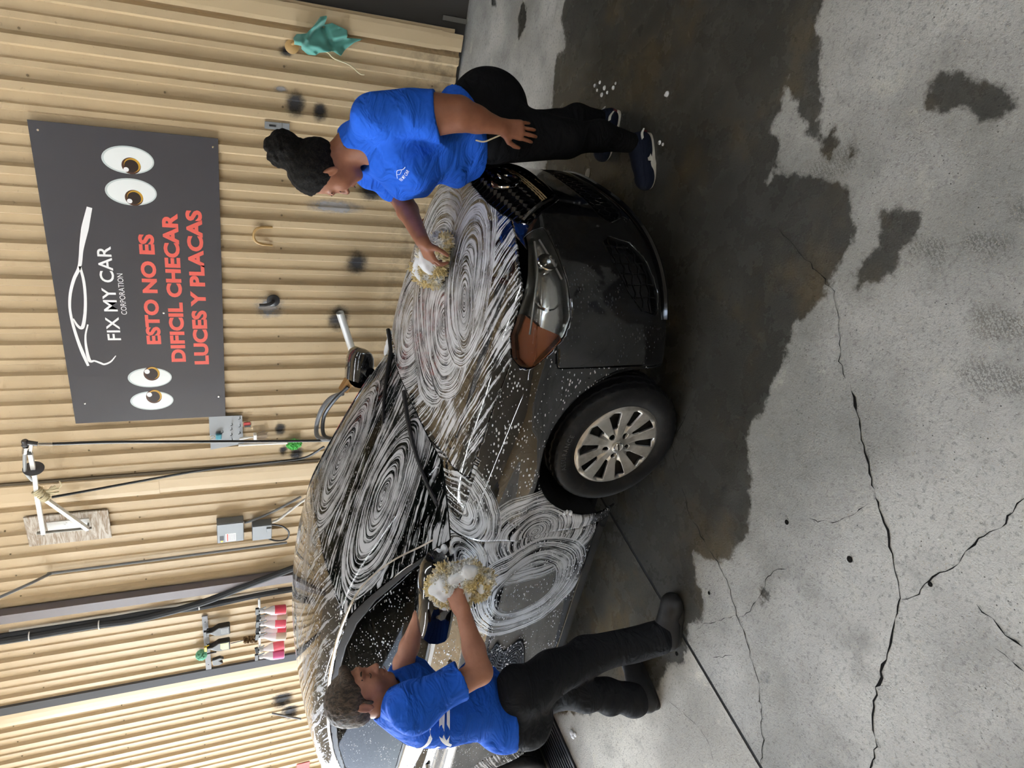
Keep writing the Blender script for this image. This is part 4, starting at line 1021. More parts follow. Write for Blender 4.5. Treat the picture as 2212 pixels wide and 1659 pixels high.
ribbon([(382, 830), (400, 900), (408, 980), (406, 1060), (394, 1122), (372, 1115), (350, 1080)], [8, 9, 9, 10, 12, 9, 4])
ribbon([(420, 1108), (409, 1160), (412, 1215), (428, 1280), (452, 1282), (480, 1292), (500, 1298), (530, 1285), (554, 1257)], [5, 6, 8, 12, 7, 8, 8, 6, 3])
def disc(cx, cy, ra, rb, m, lift, name, n=40):
    o = sg_(cx, cy); a = sg_(cx - ra, cy)[2] - o[2]; b = sg_(cx, cy - rb)[0] - o[0]
    th = np.linspace(0, 2 * math.pi, n, endpoint=False); P = [(o[0] + b * math.cos(q), SY - lift, o[2] + a * math.sin(q)) for q in th]
    mesh(name, np.array(P) - S0, [tuple(range(n))], m, sign)
M_EYE = mat('eye_white', srgb(232, 236, 236), .4); M_EYR = mat('eye_rim', srgb(196, 206, 206), .4); M_IRB = mat('iris_brown', srgb(74, 44, 30), .4); M_IRY = mat('iris_amber', srgb(196, 150, 50), .4); M_PUP = mat('pupil', srgb(40, 26, 22), .4)
for (cx, cy, ra, rb, ix, iy, r, hx, hy, ux) in ((612, 322, 127, 67, 627, 350, 46, 603, 367, 10), (627, 475, 125, 65, 641, 503, 44, 620, 518, 10), (717, 1362, 107, 47, 725, 1343, 39, 703, 1333, 9), (727, 1472, 105, 45, 736, 1452, 38, 714, 1443, 9)):
    disc(cx, cy, ra, rb, M_EYR, .0050, 'eye_rim'); disc(cx + 2, cy, ra * .93, rb * .9, M_EYE, .0054, 'eye_white')
    disc(ix, iy, r, r * .86, M_IRB, .0058, 'iris'); disc(ix + 5, iy - 3, r * .86, r * .74, M_IRY, .0061, 'iris_glow'); disc(ix + 1, iy + 1, r * .74, r * .66, M_PUP, .0064, 'pupil'); disc(hx, hy, 13, 11, M_WHT, .0067, 'glint', 18)
bolt = MB().lathe([(.010, 0), (.008, .004), (.001, .005)], n=8, axis='y'); first = None
for (cx, cy) in ((180, 178), (1018, 260), (405, 1485), (1045, 1452), (782, 1053)):
    p = sg_(cx, cy) - S0
    if first is None: first = bolt.build('bolt', M_CHR, sign); first.location = p
    else: link_mesh('bolt', first.data, sign, p)

# --- hose boom on its plywood board
BY = BACK_Y - .036
wood = mat('weathered_plywood', srgb(176, 166, 152), .8); t = NT(wood); P = t.coord('Object'); w = t.noise(t.mapping(P, scale=(2.2, 2, 14)), 2.2, 5, .65, 1.6); t.set(Base_Color=t.mix(t.step(w, .35, .65), srgb(150, 132, 112), srgb(205, 200, 192))); t.bump(w, .3, .003)
bm0 = px(150, 1135, BY); boom = empty('hose_boom', bm0); tag(boom, 'white swing arm hose boom on a weathered plywood board', 'hose boom')
x0, x1, z0, z1 = -5.36 - bm0[0], -5.0 - bm0[0], 2.90 - bm0[2], 3.575 - bm0[2]
MB().box(((x0 + x1) / 2, -.009, (z0 + z1) / 2), (x1 - x0, .018, z1 - z0)).build('mounting_board', wood, boom, bevel=.003)
M_WP = mat('white_enamel', srgb(228, 228, 226), .4); t = NT(M_WP); t.set(Base_Color=t.mix(t.step(t.noise(t.coord('Object'), 22, 4, .7), .6, .72), srgb(232, 232, 230), srgb(150, 145, 138)))
PL = lambda cx, cy, off: px(cx / 5.53, 900 + cy / 5.53, BACK_Y - off) - bm0      # crop pixel at a stand-off from the wall
a, b = PL(590, 1330, .06), PL(1050, 1270, .06)
mb = MB(); mb.box(((a + b) / 2), (.13, .012, abs(a[2] - b[2]) + .03)); mb.build('bracket_plate', M_WP, boom, bevel=.002)
p1, p2 = PL(520, 1385, .12), PL(1050, 1335, .12); mb = MB(); mb.tube([p1 + [0, 0, .05], p2 - [0, 0, .03]], .014, 10)
for q in (p1, p2): mb.box(q + [0, .03, 0], (.045, .10, .012)); mb.lathe([(.02, -.01), (.02, .01), (.001, .011)], q + [0, 0, .02], n=8)
mb.build('pivot_post', mat('dull_metal', (.2, .19, .17), .5, .7), boom, smooth=True)
TIP, MID = PL(372, 330, .46), PL(435, 900, .30)
mb = MB(); mb.bar(p1 + [0, -.01, 0], MID, .036, .036); mb.bar(MID, PL(412, 680, .36), .034, .034); mb.bar(PL(412, 690, .36), PL(360, 440, .42), .034, .034); mb.bar(PL(360, 450, .42), TIP, .022, .022); mb.build('arm', M_WP, boom, bevel=.003)
mb = MB(); mb.bar(p2 + [.0, -.01, .0], PL(480, 940, .29), .036, .036); mb.build('brace', M_WP, boom, bevel=.003)
R = frame(PL(412, 680, .36) - PL(385, 560, .39), (0, 1, 0)); mb = MB(); mb.lathe([(.001, -.004), (.075, -.003), (.078, 0), (.075, .003), (.001, .004)], PL(400, 620, .375), n=28, R=R); mb.build('guard_disc', mat('grey_rubber', (.09, .09, .10), .6), boom, smooth=True)
MB().box(PL(347, 422, .43), (.03, .04, .035)).build('end_stop', M_RUB, boom); mb = MB(); mb.lathe([(.026, -.02), (.026, .02), (.02, .03), (.001, .031)], PL(305, 318, .46), n=12, R=rot3((0, 1, 0), 1.4)); mb.tube([PL(285, 350, .46), PL(300, 315, .46), PL(350, 312, .46), PL(450, 325, .46)], [.02, .024, .02, .018], 10); mb.build('swivel_fitting', mat('steel_dark', (.10, .10, .105), .35, .8), boom, smooth=True)
mb = MB(); mb.tube([PL(305, 360, .46), PL(295, 430, .45)], .022, 10); mb.tube([PL(460, 325, .46), PL(630, 325, .46)], [.015, .02], 10); mb.build('hose_coupling', M_CHR, boom, smooth=True)
mb = MB(); mb.tube(catmull([PL(297, 400, .46), PL(293, 520, .44), PL(300, 640, .40), PL(330, 700, .37), PL(385, 760, .33)], 6), .014, 9); mb.build('feed_pipe', mat('grey_hose', (.32, .33, .34), .5), boom, smooth=True)
rope = mat('rope_cream', srgb(206, 194, 160), .9)
mb = MB(); rr = random.Random(3)
for k in range(9):
    q = PL(425 + 14 * k, 868 + 12 * k, .30); R = frame(PL(520, 960, .3) - PL(420, 860, .3) + [0, rr.uniform(-.03, .03), rr.uniform(-.03, .03)], (0, 1, 0)); th = np.linspace(0, 2 * math.pi, 13)
    mb.tube([q + R @ V3(.036 * math.cos(v), .036 * math.sin(v), .004 * v) for v in th], .008, 6)
for k in range(14):
    A_ = PL(480 + rr.uniform(0, 60), 850 + rr.uniform(0, 90), .28); B_ = PL(560 + rr.uniform(0, 150), 830 + rr.uniform(-10, 80), .27); mb.tube(catmull([A_, (A_ + B_) / 2 + [0, -.02, rr.uniform(-.02, .02)], B_], 4), .008, 5)
mb.tube(catmull([PL(700, 850, .28), PL(735, 820, .28), PL(710, 770, .28)], 4), .006, 5); mb.build('rope_wrap', rope, boom, smooth=True)
def hose(name, pts, r, m, label, cat='hose', group=None, n=8):
    P = catmull(pts, 8); o = V3(*P[-1]); ob = MB().tube(P - o, r, n).build(name, m, None, smooth=True); ob.location = o; tag(ob, label, cat, group); return ob
BLK = mat('hose_black', (.018, .019, .021), .4); GRH = mat('hose_grey', (.16, .165, .17), .5)
hose('pressure_hose', [px(114, 959, BACK_Y - .46), px(250, 955, BACK_Y - .46), px(450, 954, BACK_Y - .46), px(680, 952, BACK_Y - .46), px(760, 948, BACK_Y - .5), px(800, 930, BACK_Y - .8), px(830, 850, BACK_Y - .95)], .0125, BLK, 'black pressure hose hanging straight down from the boom tip')
hose('pressure_hose', [px(112, 1074, BACK_Y - .28), px(180, 1062, BACK_Y - .2), px(300, 1040, BACK_Y - .1), px(450, 1014, BACK_Y - .06), px(600, 997, BACK_Y - .05), px(660, 988, BACK_Y - .05), px(700, 965, BACK_Y - .1)], .012, BLK, 'black hose sloping from the boom rope wrap towards the car roof')

# --- electrical boxes
def ebox(name, pa, pb, pc, dep, label, parts):
    A = px(*pa, BACK_Y - dep); B = px(*pb, BACK_Y - dep); o = V3((A[0] + B[0]) / 2, BACK_Y - .036, (A[2] + B[2]) / 2); w, h = abs(A[0] - B[0]), abs(A[2] - B[2])
    e = empty(name, o); tag(e, label, 'electrical box'); d = dep - .036
    MB().box((0, -d / 2, 0), (w, d, h)).build('body', mat('box_grey', srgb(116, 120, 124), .5, .2), e, bevel=.004)
    MB().box((0, -d - .004, 0), (w * .96, .008, h * .97)).build('cover', mat('box_cover_grey', srgb(126, 130, 134), .45, .2), e, bevel=.003)
    return e, w, h, d
e1, w1, h1, d1_ = ebox('electrical_box', (468, 1133), (527, 1167), None, .13, 'larger grey electrical box with a white warning label on the wall', 0)
MB().box((-.06, -d1_ - .0085, .0), (.11, .001, .10)).build('warning_label', mat('label_white', (.8, .8, .78), .5), e1)
MB().box((-.06, -d1_ - .0092, .03), (.10, .001, .012)).build('label_red_line', mat('label_red', (.7, .1, .08), .5), e1)
for k in range(5): MB().box((-.06, -d1_ - .0092, .012 - .012 * k), (.09, .0008, .004)).build('label_print', mat('print_grey', (.25, .25, .27), .5), e1)
MB().box((-.06, -d1_ - .0088, .085), (.06, .001, .04)).build('label_symbol', mat('print_black', (.04, .04, .045), .5), e1)
MB().box((-.105, -d1_ - .0088, .085), (.022, .001, .022)).build('label_yellow', mat('label_yellow', (.75, .6, .1), .5), e1)
mb = MB(); mb.box((-w1 / 2 - .018, -.04, .02), (.03, .03, .08)); mb.build('latch', mat('dull_metal', (.2, .19, .17), .5, .7), e1)
e2, w2, h2, d2_ = ebox('electrical_box', (545, 1137), (587, 1163), None, .13, 'smaller grey junction box with a looped cable on the wall', 0)
MB().box((.04, -d2_ - .012, -h2 / 2 + .03), (.05, .02, .05)).build('knockout_plate', mat('box_cover_grey', (.4,) * 3, .4), e2, bevel=.003)
hose('cable', [px(587, 1133, BACK_Y - .09), px(610, 1137, BACK_Y - .1), px(624, 1150, BACK_Y - .1), px(618, 1165, BACK_Y - .1), px(595, 1168, BACK_Y - .1), px(572, 1160, BACK_Y - .09)], .009, BLK, 'short black cable looping under the junction box', 'cable')
hose('conduit', [px(528, 1129, BACK_Y - .08), px(545, 1124, BACK_Y - .08), px(590, 1105, BACK_Y - .06), px(650, 1073, BACK_Y - .05)], .013, GRH, 'dark grey conduit rising from the larger electrical box', 'conduit')
hose('conduit', [px(588, 1128, BACK_Y - .09), px(605, 1120, BACK_Y - .08), px(650, 1085, BACK_Y - .06), px(690, 1060, BACK_Y - .06)], .014, mat('conduit_pale', (.5, .49, .47), .45, .5), 'pale metal conduit leaving the junction box', 'conduit')

# --- sheet of pegs with brushes
PY = BACK_Y - .036
pe0 = px(488, 935, PY); peg = empty('peg_plate', pe0); tag(peg, 'galvanised metal peg plate below the corner of the sign', 'peg plate')
q = [px(451, 900, PY), px(523, 897, PY), px(526, 958, PY), px(455, 971, PY)]; MB().prism([(v[0] - pe0[0], v[2] - pe0[2]) for v in q][::-1], .003).build('plate', mat('galvanised', (.26, .27, .28), .6, .5), peg)
for (cx, cy) in ((655, 240), (658, 318), (575, 305), (572, 350), (572, 405), (655, 390), (575, 460), (480, 380)):
    p = px(380 + cx / 4.741, 850 + cy / 4.741, PY) - pe0; MB().tube([p, p + [0, -.03, -.002], p + [0, -.042, .014]], .003, 6).build('peg', M_RUB, peg)
def brush(name, pts, head, hr, hm, hcol, label):
    o = px(*pts[0], PY - .03); b = empty(name, o); tag(b, label, 'brush')
    P = [px(*p, PY - .04) - o for p in pts]; MB().tube(catmull(P, 5), [.009 + .004 * math.sin(k * .5) for k in range(len(catmull(P, 5)))], 8).build('handle', mat('handle_white', srgb(225, 222, 214), .45), b, smooth=True)
    d = P[-1] - P[-2]; d /= np.linalg.norm(d); e = P[-1]; mb = MB(); rg = random.Random(5)
    for k in range(90):
        u = V3(rg.uniform(-1, 1) * hr, rg.uniform(-1, 1) * hr * .6, rg.uniform(-.3, .3) * hr); s = e + u * .55; mb.tube([s, s + d * head * rg.uniform(.8, 1.1) + u * .6], [.004, .002], 4)
    mb.build('bristles', hcol, b)['kind'] = 'stuff'
    mb = MB(); mb.box(e, (hr * 1.7, hr * 1.1, .03)); mb.build('ferrule', hm, b, bevel=.004)
brush('paint_brush', [(517, 948), (535, 945), (551, 944)], .10, .045, M_WP, mat('bristle_pale', srgb(176, 160, 140), .9), 'white paint brush hanging from the peg plate')
gb = px(605, 960, PY - .03); gr = empty('scrub_brush', gb); tag(gr, 'scrub brush with green bristles hanging below the peg plate', 'brush')
P = [px(515, 961, PY - .02) - gb, px(560, 959, PY - .02) - gb, px(620, 955, PY - .03) - gb]; MB().tube(P, [.014, .012, .02], 8).build('handle', mat('handle_white', (.7, .7, .68), .45), gr, smooth=True)
mb = MB(); rg = random.Random(9); c0 = px(635, 959, PY - .03) - gb
for k in range(150):
    v = V3(rg.gauss(0, 1), -abs(rg.gauss(0, 1)), rg.gauss(0, 1)); v /= np.linalg.norm(v); v *= [.066, .035, .075]; mb.tube([c0 + v * .7, c0 + v * 1.02 + [rg.uniform(-.005, .005)] * 3], [.009, .007], 5)
mb.build('bristles', mat('bristle_green', srgb(92, 190, 92), .7), gr)['kind'] = 'stuff'
MB().lathe([(.05, -.02), (.055, 0), (.04, .02), (.001, .022)], c0 + [0, .0, 0], n=16, axis='y').build('brush_head', mat('green_plastic', srgb(70, 160, 70), .5), gr, smooth=True)
def small(name, pa, pb, off, dep, m, label, cat, bevel=.004):
    A = px(*pa, BACK_Y - off); B = px(*pb, BACK_Y - off); o = (A + B) / 2; b = MB().box((0, 0, 0), (abs(A[0] - B[0]), dep, abs(A[2] - B[2]))).build(name, m, None, bevel=bevel); b.location = o; tag(b, label, cat); return b
k_ = small('sponge_tag', (466, 938), (479, 948), .06, .03, mat('teal_foam', srgb(88, 152, 168), .8), 'small blue foam tag on the peg plate', 'tag', .008)
MB().tube(catmull([(0, 0, .03), (.02, -.01, .06), (-.01, -.01, .075), (-.02, 0, .05), (0, 0, .03)], 5), .003, 5).build('tag_cord', rope, k_)
k_ = small('red_tag', (526, 913), (541, 920), .05, .006, mat('tag_red', srgb(178, 40, 34), .5), 'small red tag hanging under the peg plate', 'tag', .001)
MB().box((-.02, 0, -.005), (.02, .012, .06)).build('tag_blade', M_RUB, k_)

# --- hasp, hooks, pole
hp = px(597, 271, BACK_Y); ha = empty('hasp', V3(hp[0], BACK_Y - .016, hp[2])); tag(ha, 'galvanised steel hasp plate screwed to the wall', 'hasp')
gv = mat('galvanised', (.42,) * 3, .4); MB().box((0, -.004, .03), (.055, .006, .115)).build('hasp_leaf', gv, ha, bevel=.002); MB().box((0, -.004, -.066), (.06, .006, .06)).build('hasp_base', gv, ha, bevel=.002)
MB().tube([(-.03, -.008, -.034), (.03, -.008, -.034)], .007, 8).build('hinge_pin', gv, ha); MB().box((.0, -.009, .03), (.012, .006, .05)).build('slot', M_RUB, ha)
o = px(568, 510, BACK_Y); U = [px(588, 530, BACK_Y - .02), px(560, 526, BACK_Y - .05), px(549, 516, BACK_Y - .06), px(549, 502, BACK_Y - .06), px(560, 492, BACK_Y - .05), px(588, 491, BACK_Y - .03)]
ob = MB().tube(catmull(np.array(U) - o, 6), .011, 8).build('utility_hook', mat('hook_tan', srgb(178, 144, 92), .5), None, smooth=True); ob.location = o; tag(ob, 'tan painted U shaped hook on the wall', 'hook')
o = px(590, 648, BACK_Y); hk = empty('coat_hook', V3(o[0], BACK_Y - .006, o[2])); tag(hk, 'black round coat hook with a stubby peg on the wall', 'hook')
bp = mat('black_plastic2', (.03, .03, .033), .35); MB().lathe([(.055, 0), (.055, .014), (.042, .024), (.001, .026)], (0, 0, 0), n=26, axis='y').build('base', bp, hk, smooth=True)
MB().tube(catmull([(0, -.02, .0), (.0, -.06, .02), (-.01, -.075, .07), (-.015, -.072, .12)], 5), .014, 9).build('peg', bp, hk, smooth=True)
A = px(734, 675, BACK_Y - .30); B = px(775, 800, BACK_Y - .30); D = B - A; B = A - D * (A[2] / D[2])
ob = MB().tube([A - B, (A - B) * .5, (0, 0, 0)], .034, 14, False).tube([A - B, (A - B) * .5], .029, 14, False).build('pole', mat('pole_white', srgb(214, 214, 210), .45, .3), None, smooth=True); ob.location = B; tag(ob, 'white metal tube sticking out of the wall behind the car', 'pole')
hose('hose_coil', [px(740, 850, BACK_Y - .5), px(715, 860, BACK_Y - .4), px(695, 885, BACK_Y - .35), px(684, 920, BACK_Y - .3), px(688, 945, BACK_Y - .4), px(720, 950, BACK_Y - .6)], .022, GRH, 'grey hose bending down behind the windscreen')
hose('hose_coil', [px(752, 835, BACK_Y - .6), px(722, 865, BACK_Y - .55), px(700, 900, BACK_Y - .45), px(700, 940, BACK_Y - .5), px(730, 950, BACK_Y - .7)], .018, BLK, 'black hose running beside the grey hose behind the windscreen')
rd = hose('straw_roll', [px(742, 842, BACK_Y - .55), px(760, 812, BACK_Y - .55)], .05, mat('straw', srgb(150, 112, 66), .9), 'brown bundled roll behind the windscreen edge', 'roll')
hose('leaning_rod', [px(588, 1541, BACK_Y - .05), px(650, 1553, BACK_Y - .3)], .013, GRH, 'thin grey rod leaning against the far wall', 'rod')

# --- towel on its hook
o = px(630, 100, BACK_Y); th_ = empty('towel_hook', V3(o[0], BACK_Y - .006, o[2])); tag(th_, 'round tan wall hook holding the green towel', 'hook')
MB().lathe([(.05, 0), (.05, .012), (.03, .02), (.001, .021)], n=22, axis='y').build('base', mat('hook_tan', (.4,) * 3), th_, smooth=True)
MB().tube(catmull([(.02, -.015, 0), (.03, -.06, -.01), (.05, -.08, -.06), (.055, -.07, -.14), (.05, -.04, -.19)], 5), .011, 8).build('prong', mat('hook_tan', (.4,) * 3), th_, smooth=True)
MB().tube(catmull([(.03, -.05, -.10), (.02, -.06, -.2), (.0, -.05, -.26), (-.03, -.05, -.30), (-.06, -.05, -.42), (-.11, -.04, -.50), (-.115, -.03, -.54)], 6), .006, 6).build('cord', rope, th_, smooth=True)
tw = mat('towel_green', srgb(92, 158, 146), .95, sheen=.3); t = NT(tw); t.bump(t.noise(t.coord('Object'), 260, 2), .4, .003); ST = srgb(72, 128, 118)
def cloth(outline, folds, name, off, m, label, cat):
    """hanging cloth: outline in photo pixels, pleated by the given fold lines"""
    G = np.array([px(a, b, BACK_Y - off) for a, b in outline]); P2 = G[:, [0, 2]]; lo, hi = P2.min(0) - .01, P2.max(0) + .01
    xs = np.arange(lo[0], hi[0], .007); zs = np.arange(lo[1], hi[1], .007); X_, Z_ = np.meshgrid(xs, zs, indexing='ij'); idx = np.arange(X_.size).reshape(X_.shape)
    qd = np.stack([idx[:-1, :-1], idx[1:, :-1], idx[1:, 1:], idx[:-1, 1:]], -1).reshape(-1, 4); V = np.stack([X_, 0 * X_, Z_], -1).reshape(-1, 3)
    d = poly_sd(P2, V[:, 0], V[:, 2]); yv = np.zeros(len(V))
    for (a, b, amp, wid) in folds:
        A = px(*a, BACK_Y - off)[[0, 2]]; B = px(*b, BACK_Y - off)[[0, 2]]; e = B - A; tt = np.clip(((V[:, [0, 2]] - A) @ e) / (e @ e), 0, 1)
        dist = np.linalg.norm(V[:, [0, 2]] - A - tt[:, None] * e, axis=1); yv -= amp * np.exp(-(dist / wid) ** 2)
    yv += .006 * np.sin(V[:, 0] * 90 + V[:, 2] * 40)
    V[:, 1] = yv; Vs, Ts = split(V, tri(qd), d); o = V3(Vs[:, 0].mean(), BACK_Y - off, Vs[:, 2].max()); Vs = Vs - [o[0], 0, o[2]]
    ob = mesh(name, Vs, Ts, m, None, smooth=True); ob.location = o; s = ob.modifiers.new('thickness', 'SOLIDIFY'); s.thickness = .006; tag(ob, label, cat); return ob
cloth([(632, 80), (640, 72), (660, 70), (690, 35), (705, 32), (700, 55), (718, 50), (750, 65), (748, 82), (785, 84), (765, 92), (733, 118), (715, 108), (690, 112), (680, 118), (665, 118), (650, 105), (648, 95), (634, 95)],
      [((635, 85), (705, 34), .05, .03), ((640, 88), (745, 75), .035, .03), ((650, 90), (733, 116), .06, .035), ((648, 95), (680, 116), .03, .02), ((700, 60), (720, 112), -.03, .02), ((690, 40), (660, 80), .03, .015)], 'towel', .07, tw, 'teal green cloth towel bunched on the wall hook', 'towel')

# --- pipes by the column
hose('insulated_pipe', [px(-30, 1390, BACK_Y - .10), px(60, 1376, BACK_Y - .10), px(200, 1352, BACK_Y - .10), px(300, 1338, BACK_Y - .10), px(430, 1304, BACK_Y - .13), px(520, 1270, BACK_Y - .14), px(600, 1240, BACK_Y - .14), px(680, 1210, BACK_Y - .14)], .036, mat('foam_black', (.035, .038, .042), .75), 'black insulated pipe bending outward up the far wall', 'pipe')
hose('insulated_pipe', [px(-30, 1380, BACK_Y - .06), px(60, 1366, BACK_Y - .06), px(200, 1344, BACK_Y - .05), px(330, 1322, BACK_Y - .05), px(430, 1312, BACK_Y - .05), px(560, 1285, BACK_Y - .05), px(680, 1265, BACK_Y - .05)], .034, mat('foam_black', (.035,) * 3, .75), 'black insulated pipe kept straight along the far wall', 'pipe')
hose('white_conduit', [px(20, 1363, BACK_Y - .03), px(200, 1335, BACK_Y - .03), px(420, 1302, BACK_Y - .03), px(600, 1272, BACK_Y - .03)], .014, mat('conduit_white', (.75, .72, .65), .5), 'white ribbed conduit beside the insulated pipes', 'conduit')
for (a, b) in ((64, 1374), (214, 1350), (430, 1308)):
    p = px(a, b, BACK_Y - .10); ob = MB().lathe([(.045, -.006), (.048, 0), (.045, .006)], n=16).build('pipe_tie', M_WP, None); ob.location = p
    tag(ob, {64: 'uppermost white tie around the insulated pipes', 214: 'middle white tie around the insulated pipes', 430: 'lowest white tie around the insulated pipes'}[a], 'tie', 'ties on the insulated pipes')
hose('steel_pipe', [px(-40, 1308, BACK_Y - .5), px(60, 1263, BACK_Y - .3), px(108, 1240, BACK_Y - .06), px(130, 1236, BACK_Y - .05), px(400, 1201, BACK_Y - .05), px(620, 1172, BACK_Y - .05)], .014, GRH, 'thin steel pipe bending off the tan wall', 'pipe')

# --- shelf rod with spray bottles
RY = BACK_Y - .09
A, B = px(560, 1294, RY), px(561, 1408, RY); rod = empty('bottle_rod', A); tag(rod, 'white wall rod carrying the pink spray bottles', 'rod')
MB().tube([(0, 0, 0), B - A], .014, 9).build('rod', M_WP, rod, smooth=True)
for f in (.12, .9): MB().tube([(B - A) * f, (B - A) * f + [0, .055, 0]], .011, 7).build('standoff', mat('dull_metal', (.2,) * 3), rod)
NB = [0]
def spray_bottle(pt, pb, liquid, lev, label):
    NB[0] += 1; yo = RY - .03 - .055 * (NB[0] % 2); T_ = px(*pt, yo); Bm = px(*pb, yo); o = Bm; H = np.linalg.norm(T_ - Bm); ax = (T_ - Bm) / H; R = frame(ax, (1, 0, 0)); e = empty('spray_bottle', o); tag(e, label, 'spray bottle', 'spray bottles on the rod')
    b = H / .28; prof = [(.001, 0), (.040, .002), (.044, .012), (.044, .10), (.042, .125), (.030, .155), (.018, .185), (.014, .205), (.014, .215)]
    MB().lathe([(r * b, z * b) for r, z in prof], n=18, R=R).build('bottle', mat('milky_plastic', (.83, .78, .80), .35), e, smooth=True)
    lp = [(.0445, .006), (.0452, .012), (.0452, .012 + .10 * lev), (.0445, .016 + .10 * lev)]; MB().lathe([(r * b, z * b) for r, z in lp], n=18, R=R).build('liquid_band', liquid, e, smooth=True)
    MB().lathe([(.017 * b, .20 * b), (.019 * b, .204 * b), (.019 * b, .228 * b), (.012 * b, .236 * b)], n=14, R=R).build('collar', mat('collar_white', (.7, .7, .7), .4), e)
    mb = MB(); h = lambda x, z: R @ V3(x * b, 0, z * b)
    mb.bar(h(-.035, .255), h(.045, .262), .022 * b, .030 * b, (0, 0, 1)); mb.tube([h(0, .228), h(0, .25)], .012 * b, 8); mb.build('trigger_head', mat('trigger_dark', (.05, .055, .06), .4), e, bevel=.003)
    mb = MB(); mb.tube(catmull([h(.03, .25), h(.036, .225), h(.045, .20), h(.055, .19)], 4), .007 * b, 6); mb.build('trigger', mat('trigger_grey', (.30, .33, .36), .4), e, smooth=True)
PINK = mat('liquid_pink', srgb(236, 108, 128), .3); MAG = mat('liquid_magenta', srgb(222, 110, 160), .3); CLR = mat('liquid_clear', srgb(206, 192, 172), .3); RED = mat('liquid_red', srgb(232, 84, 104), .3)
spray_bottle((550, 1322), (618, 1316), RED, .9, 'red spray bottle hanging nearest the insulated pipes')
spray_bottle((552, 1336), (619, 1333), CLR, .8, 'clear spray bottle with a paper label, next to the red one')
spray_bottle((551, 1349), (617, 1346), PINK, .9, 'pink spray bottle just below the clear labelled one')
spray_bottle((551, 1362), (617, 1360), RED, .7, 'pink spray bottle in the middle of the rod')
spray_bottle((550, 1376), (617, 1373), CLR, .8, 'cloudy spray bottle under the pink middle one')
spray_bottle((550, 1407), (615, 1392), PINK, .9, 'tilted pink spray bottle apart from the others')
spray_bottle((549, 1421), (614, 1412), MAG, .95, 'magenta spray bottle at the end of the rod')
A, B = px(442, 1330, RY + .03), px(451, 1445, RY + .03); rail = empty('rail_bar', A); tag(rail, 'grey wooden rail bar holding two dark jugs', 'rail'); MB().bar((0, 0, 0), B - A, .06, .018, (0, 1, 0)).build('bar', mat('rail_grey', srgb(140, 140, 142), .7), rail, bevel=.002)
for k in range(3): MB().lathe([(.007, 0), (.006, .003), (.001, .004)], (B - A) * (.1 + .4 * k) + [0, -.01, 0], n=8, axis='y').build('screw', M_RUB, rail)
def jug(pt, pb, side, capc, label):
    T_ = px(*pt, RY - .03); Bm = px(*pb, RY - .03); e = empty('jug', Bm); tag(e, label, 'jug', 'dark jugs on the rail'); H = T_[2] - Bm[2]
    s = H / .33; prof = [(-.075, 0), (.075, 0), (.078, .02), (.075, .13), (.05, .16), (.02, .20), (.018, .26), (-.018, .26), (-.02, .22), (-.06, .17), (-.078, .11)]
    MB().prism([(x * s, z * s) for x, z in prof], .075 * s, (0, .03, 0)).build('bottle', mat('jug_black', (.022, .022, .024), .35), e, bevel=.012)
    MB().prism([(-.055 * s, .018 * s), (.06 * s, .018 * s), (.06 * s, .11 * s), (-.03 * s, .11 * s), (-.055 * s, .09 * s)], .001, (0, .03 - .0755 * s, 0)).build('label', side, e)
    for k in range(5): MB().box((.0, .03 - .0775 * s, (.03 + .016 * k) * s), (.085 * s, .0008, .005 * s)).build('label_print', mat('jug_print', (.35, .35, .33), .5), e)
    MB().box((-.025 * s, -.01, .275 * s), (.08 * s, .03 * s, .03 * s)).build('trigger_head', capc, e, bevel=.004)
    MB().tube([(.018 * s, -.01, .262 * s), (.035 * s, -.012, .235 * s)], .007, 6).build('trigger', capc, e)
jug((432, 1366), (497, 1355), mat('jug_label_dark', (.06, .06, .065), .4), bp, 'black jug with a dark label on the rail')
jug((433, 1398), (497, 1388), mat('jug_label_green', srgb(196, 196, 130), .45), mat('cap_yellow', srgb(220, 190, 60), .4), 'black jug with a yellow green label and yellow cap')
o = px(435, 1415, RY - .02); b = empty('duster', o); tag(b, 'round mint green duster head on the rail', 'brush'); mb = MB()
rg = random.Random(4)
for k in range(120):
    v = V3(rg.gauss(0, 1), rg.gauss(0, 1), rg.gauss(0, 1)); v /= np.linalg.norm(v); mb.tube([v * .02, v * .062], [.014, .012], 5)
mb.build('fibres', mat('mint_fibre', srgb(120, 190, 160), .9), b)['kind'] = 'stuff'; MB().tube([(0, 0, -.03), (.01, .0, -.16)], .009, 7).build('handle', bp, b)
o = px(470, 1425, RY); b = MB().prism([(-.05, .05), (.05, .06), (.075, -.03), (.04, -.07), (.02, -.02), (-.03, -.06), (-.06, -.02)], .04).build('spray_gun', bp, None, bevel=.008); b.location = o; tag(b, 'black spray gun hanging at the end of the rail', 'spray gun')
o = px(520, 1384, RY); b = empty('bottle_brush', o); tag(b, 'brown bottle brush hanging between the jugs and the spray bottles', 'brush'); A = px(498, 1390, RY) - o; Bq = px(527, 1383, RY) - o; C_ = px(556, 1380, RY) - o
MB().tube([A, Bq], .006, 6).build('handle', GRH, b); mb = MB()
for k in range(160):
    f = rg.random(); c_ = Bq + (C_ - Bq) * f; a_ = rg.uniform(0, 6.28); mb.tube([c_, c_ + V3(math.cos(a_), math.sin(a_), .15) * .042], [.004, .003], 4)
mb.build('bristles', mat('bristle_brown', srgb(120, 96, 66), .9), b)['kind'] = 'stuff'
small('red_notice', (641, 1652), (666, 1690), .045, .004, mat('notice_red', srgb(214, 60, 58), .5), 'red notice plate at the far end of the wall', 'notice', 0)

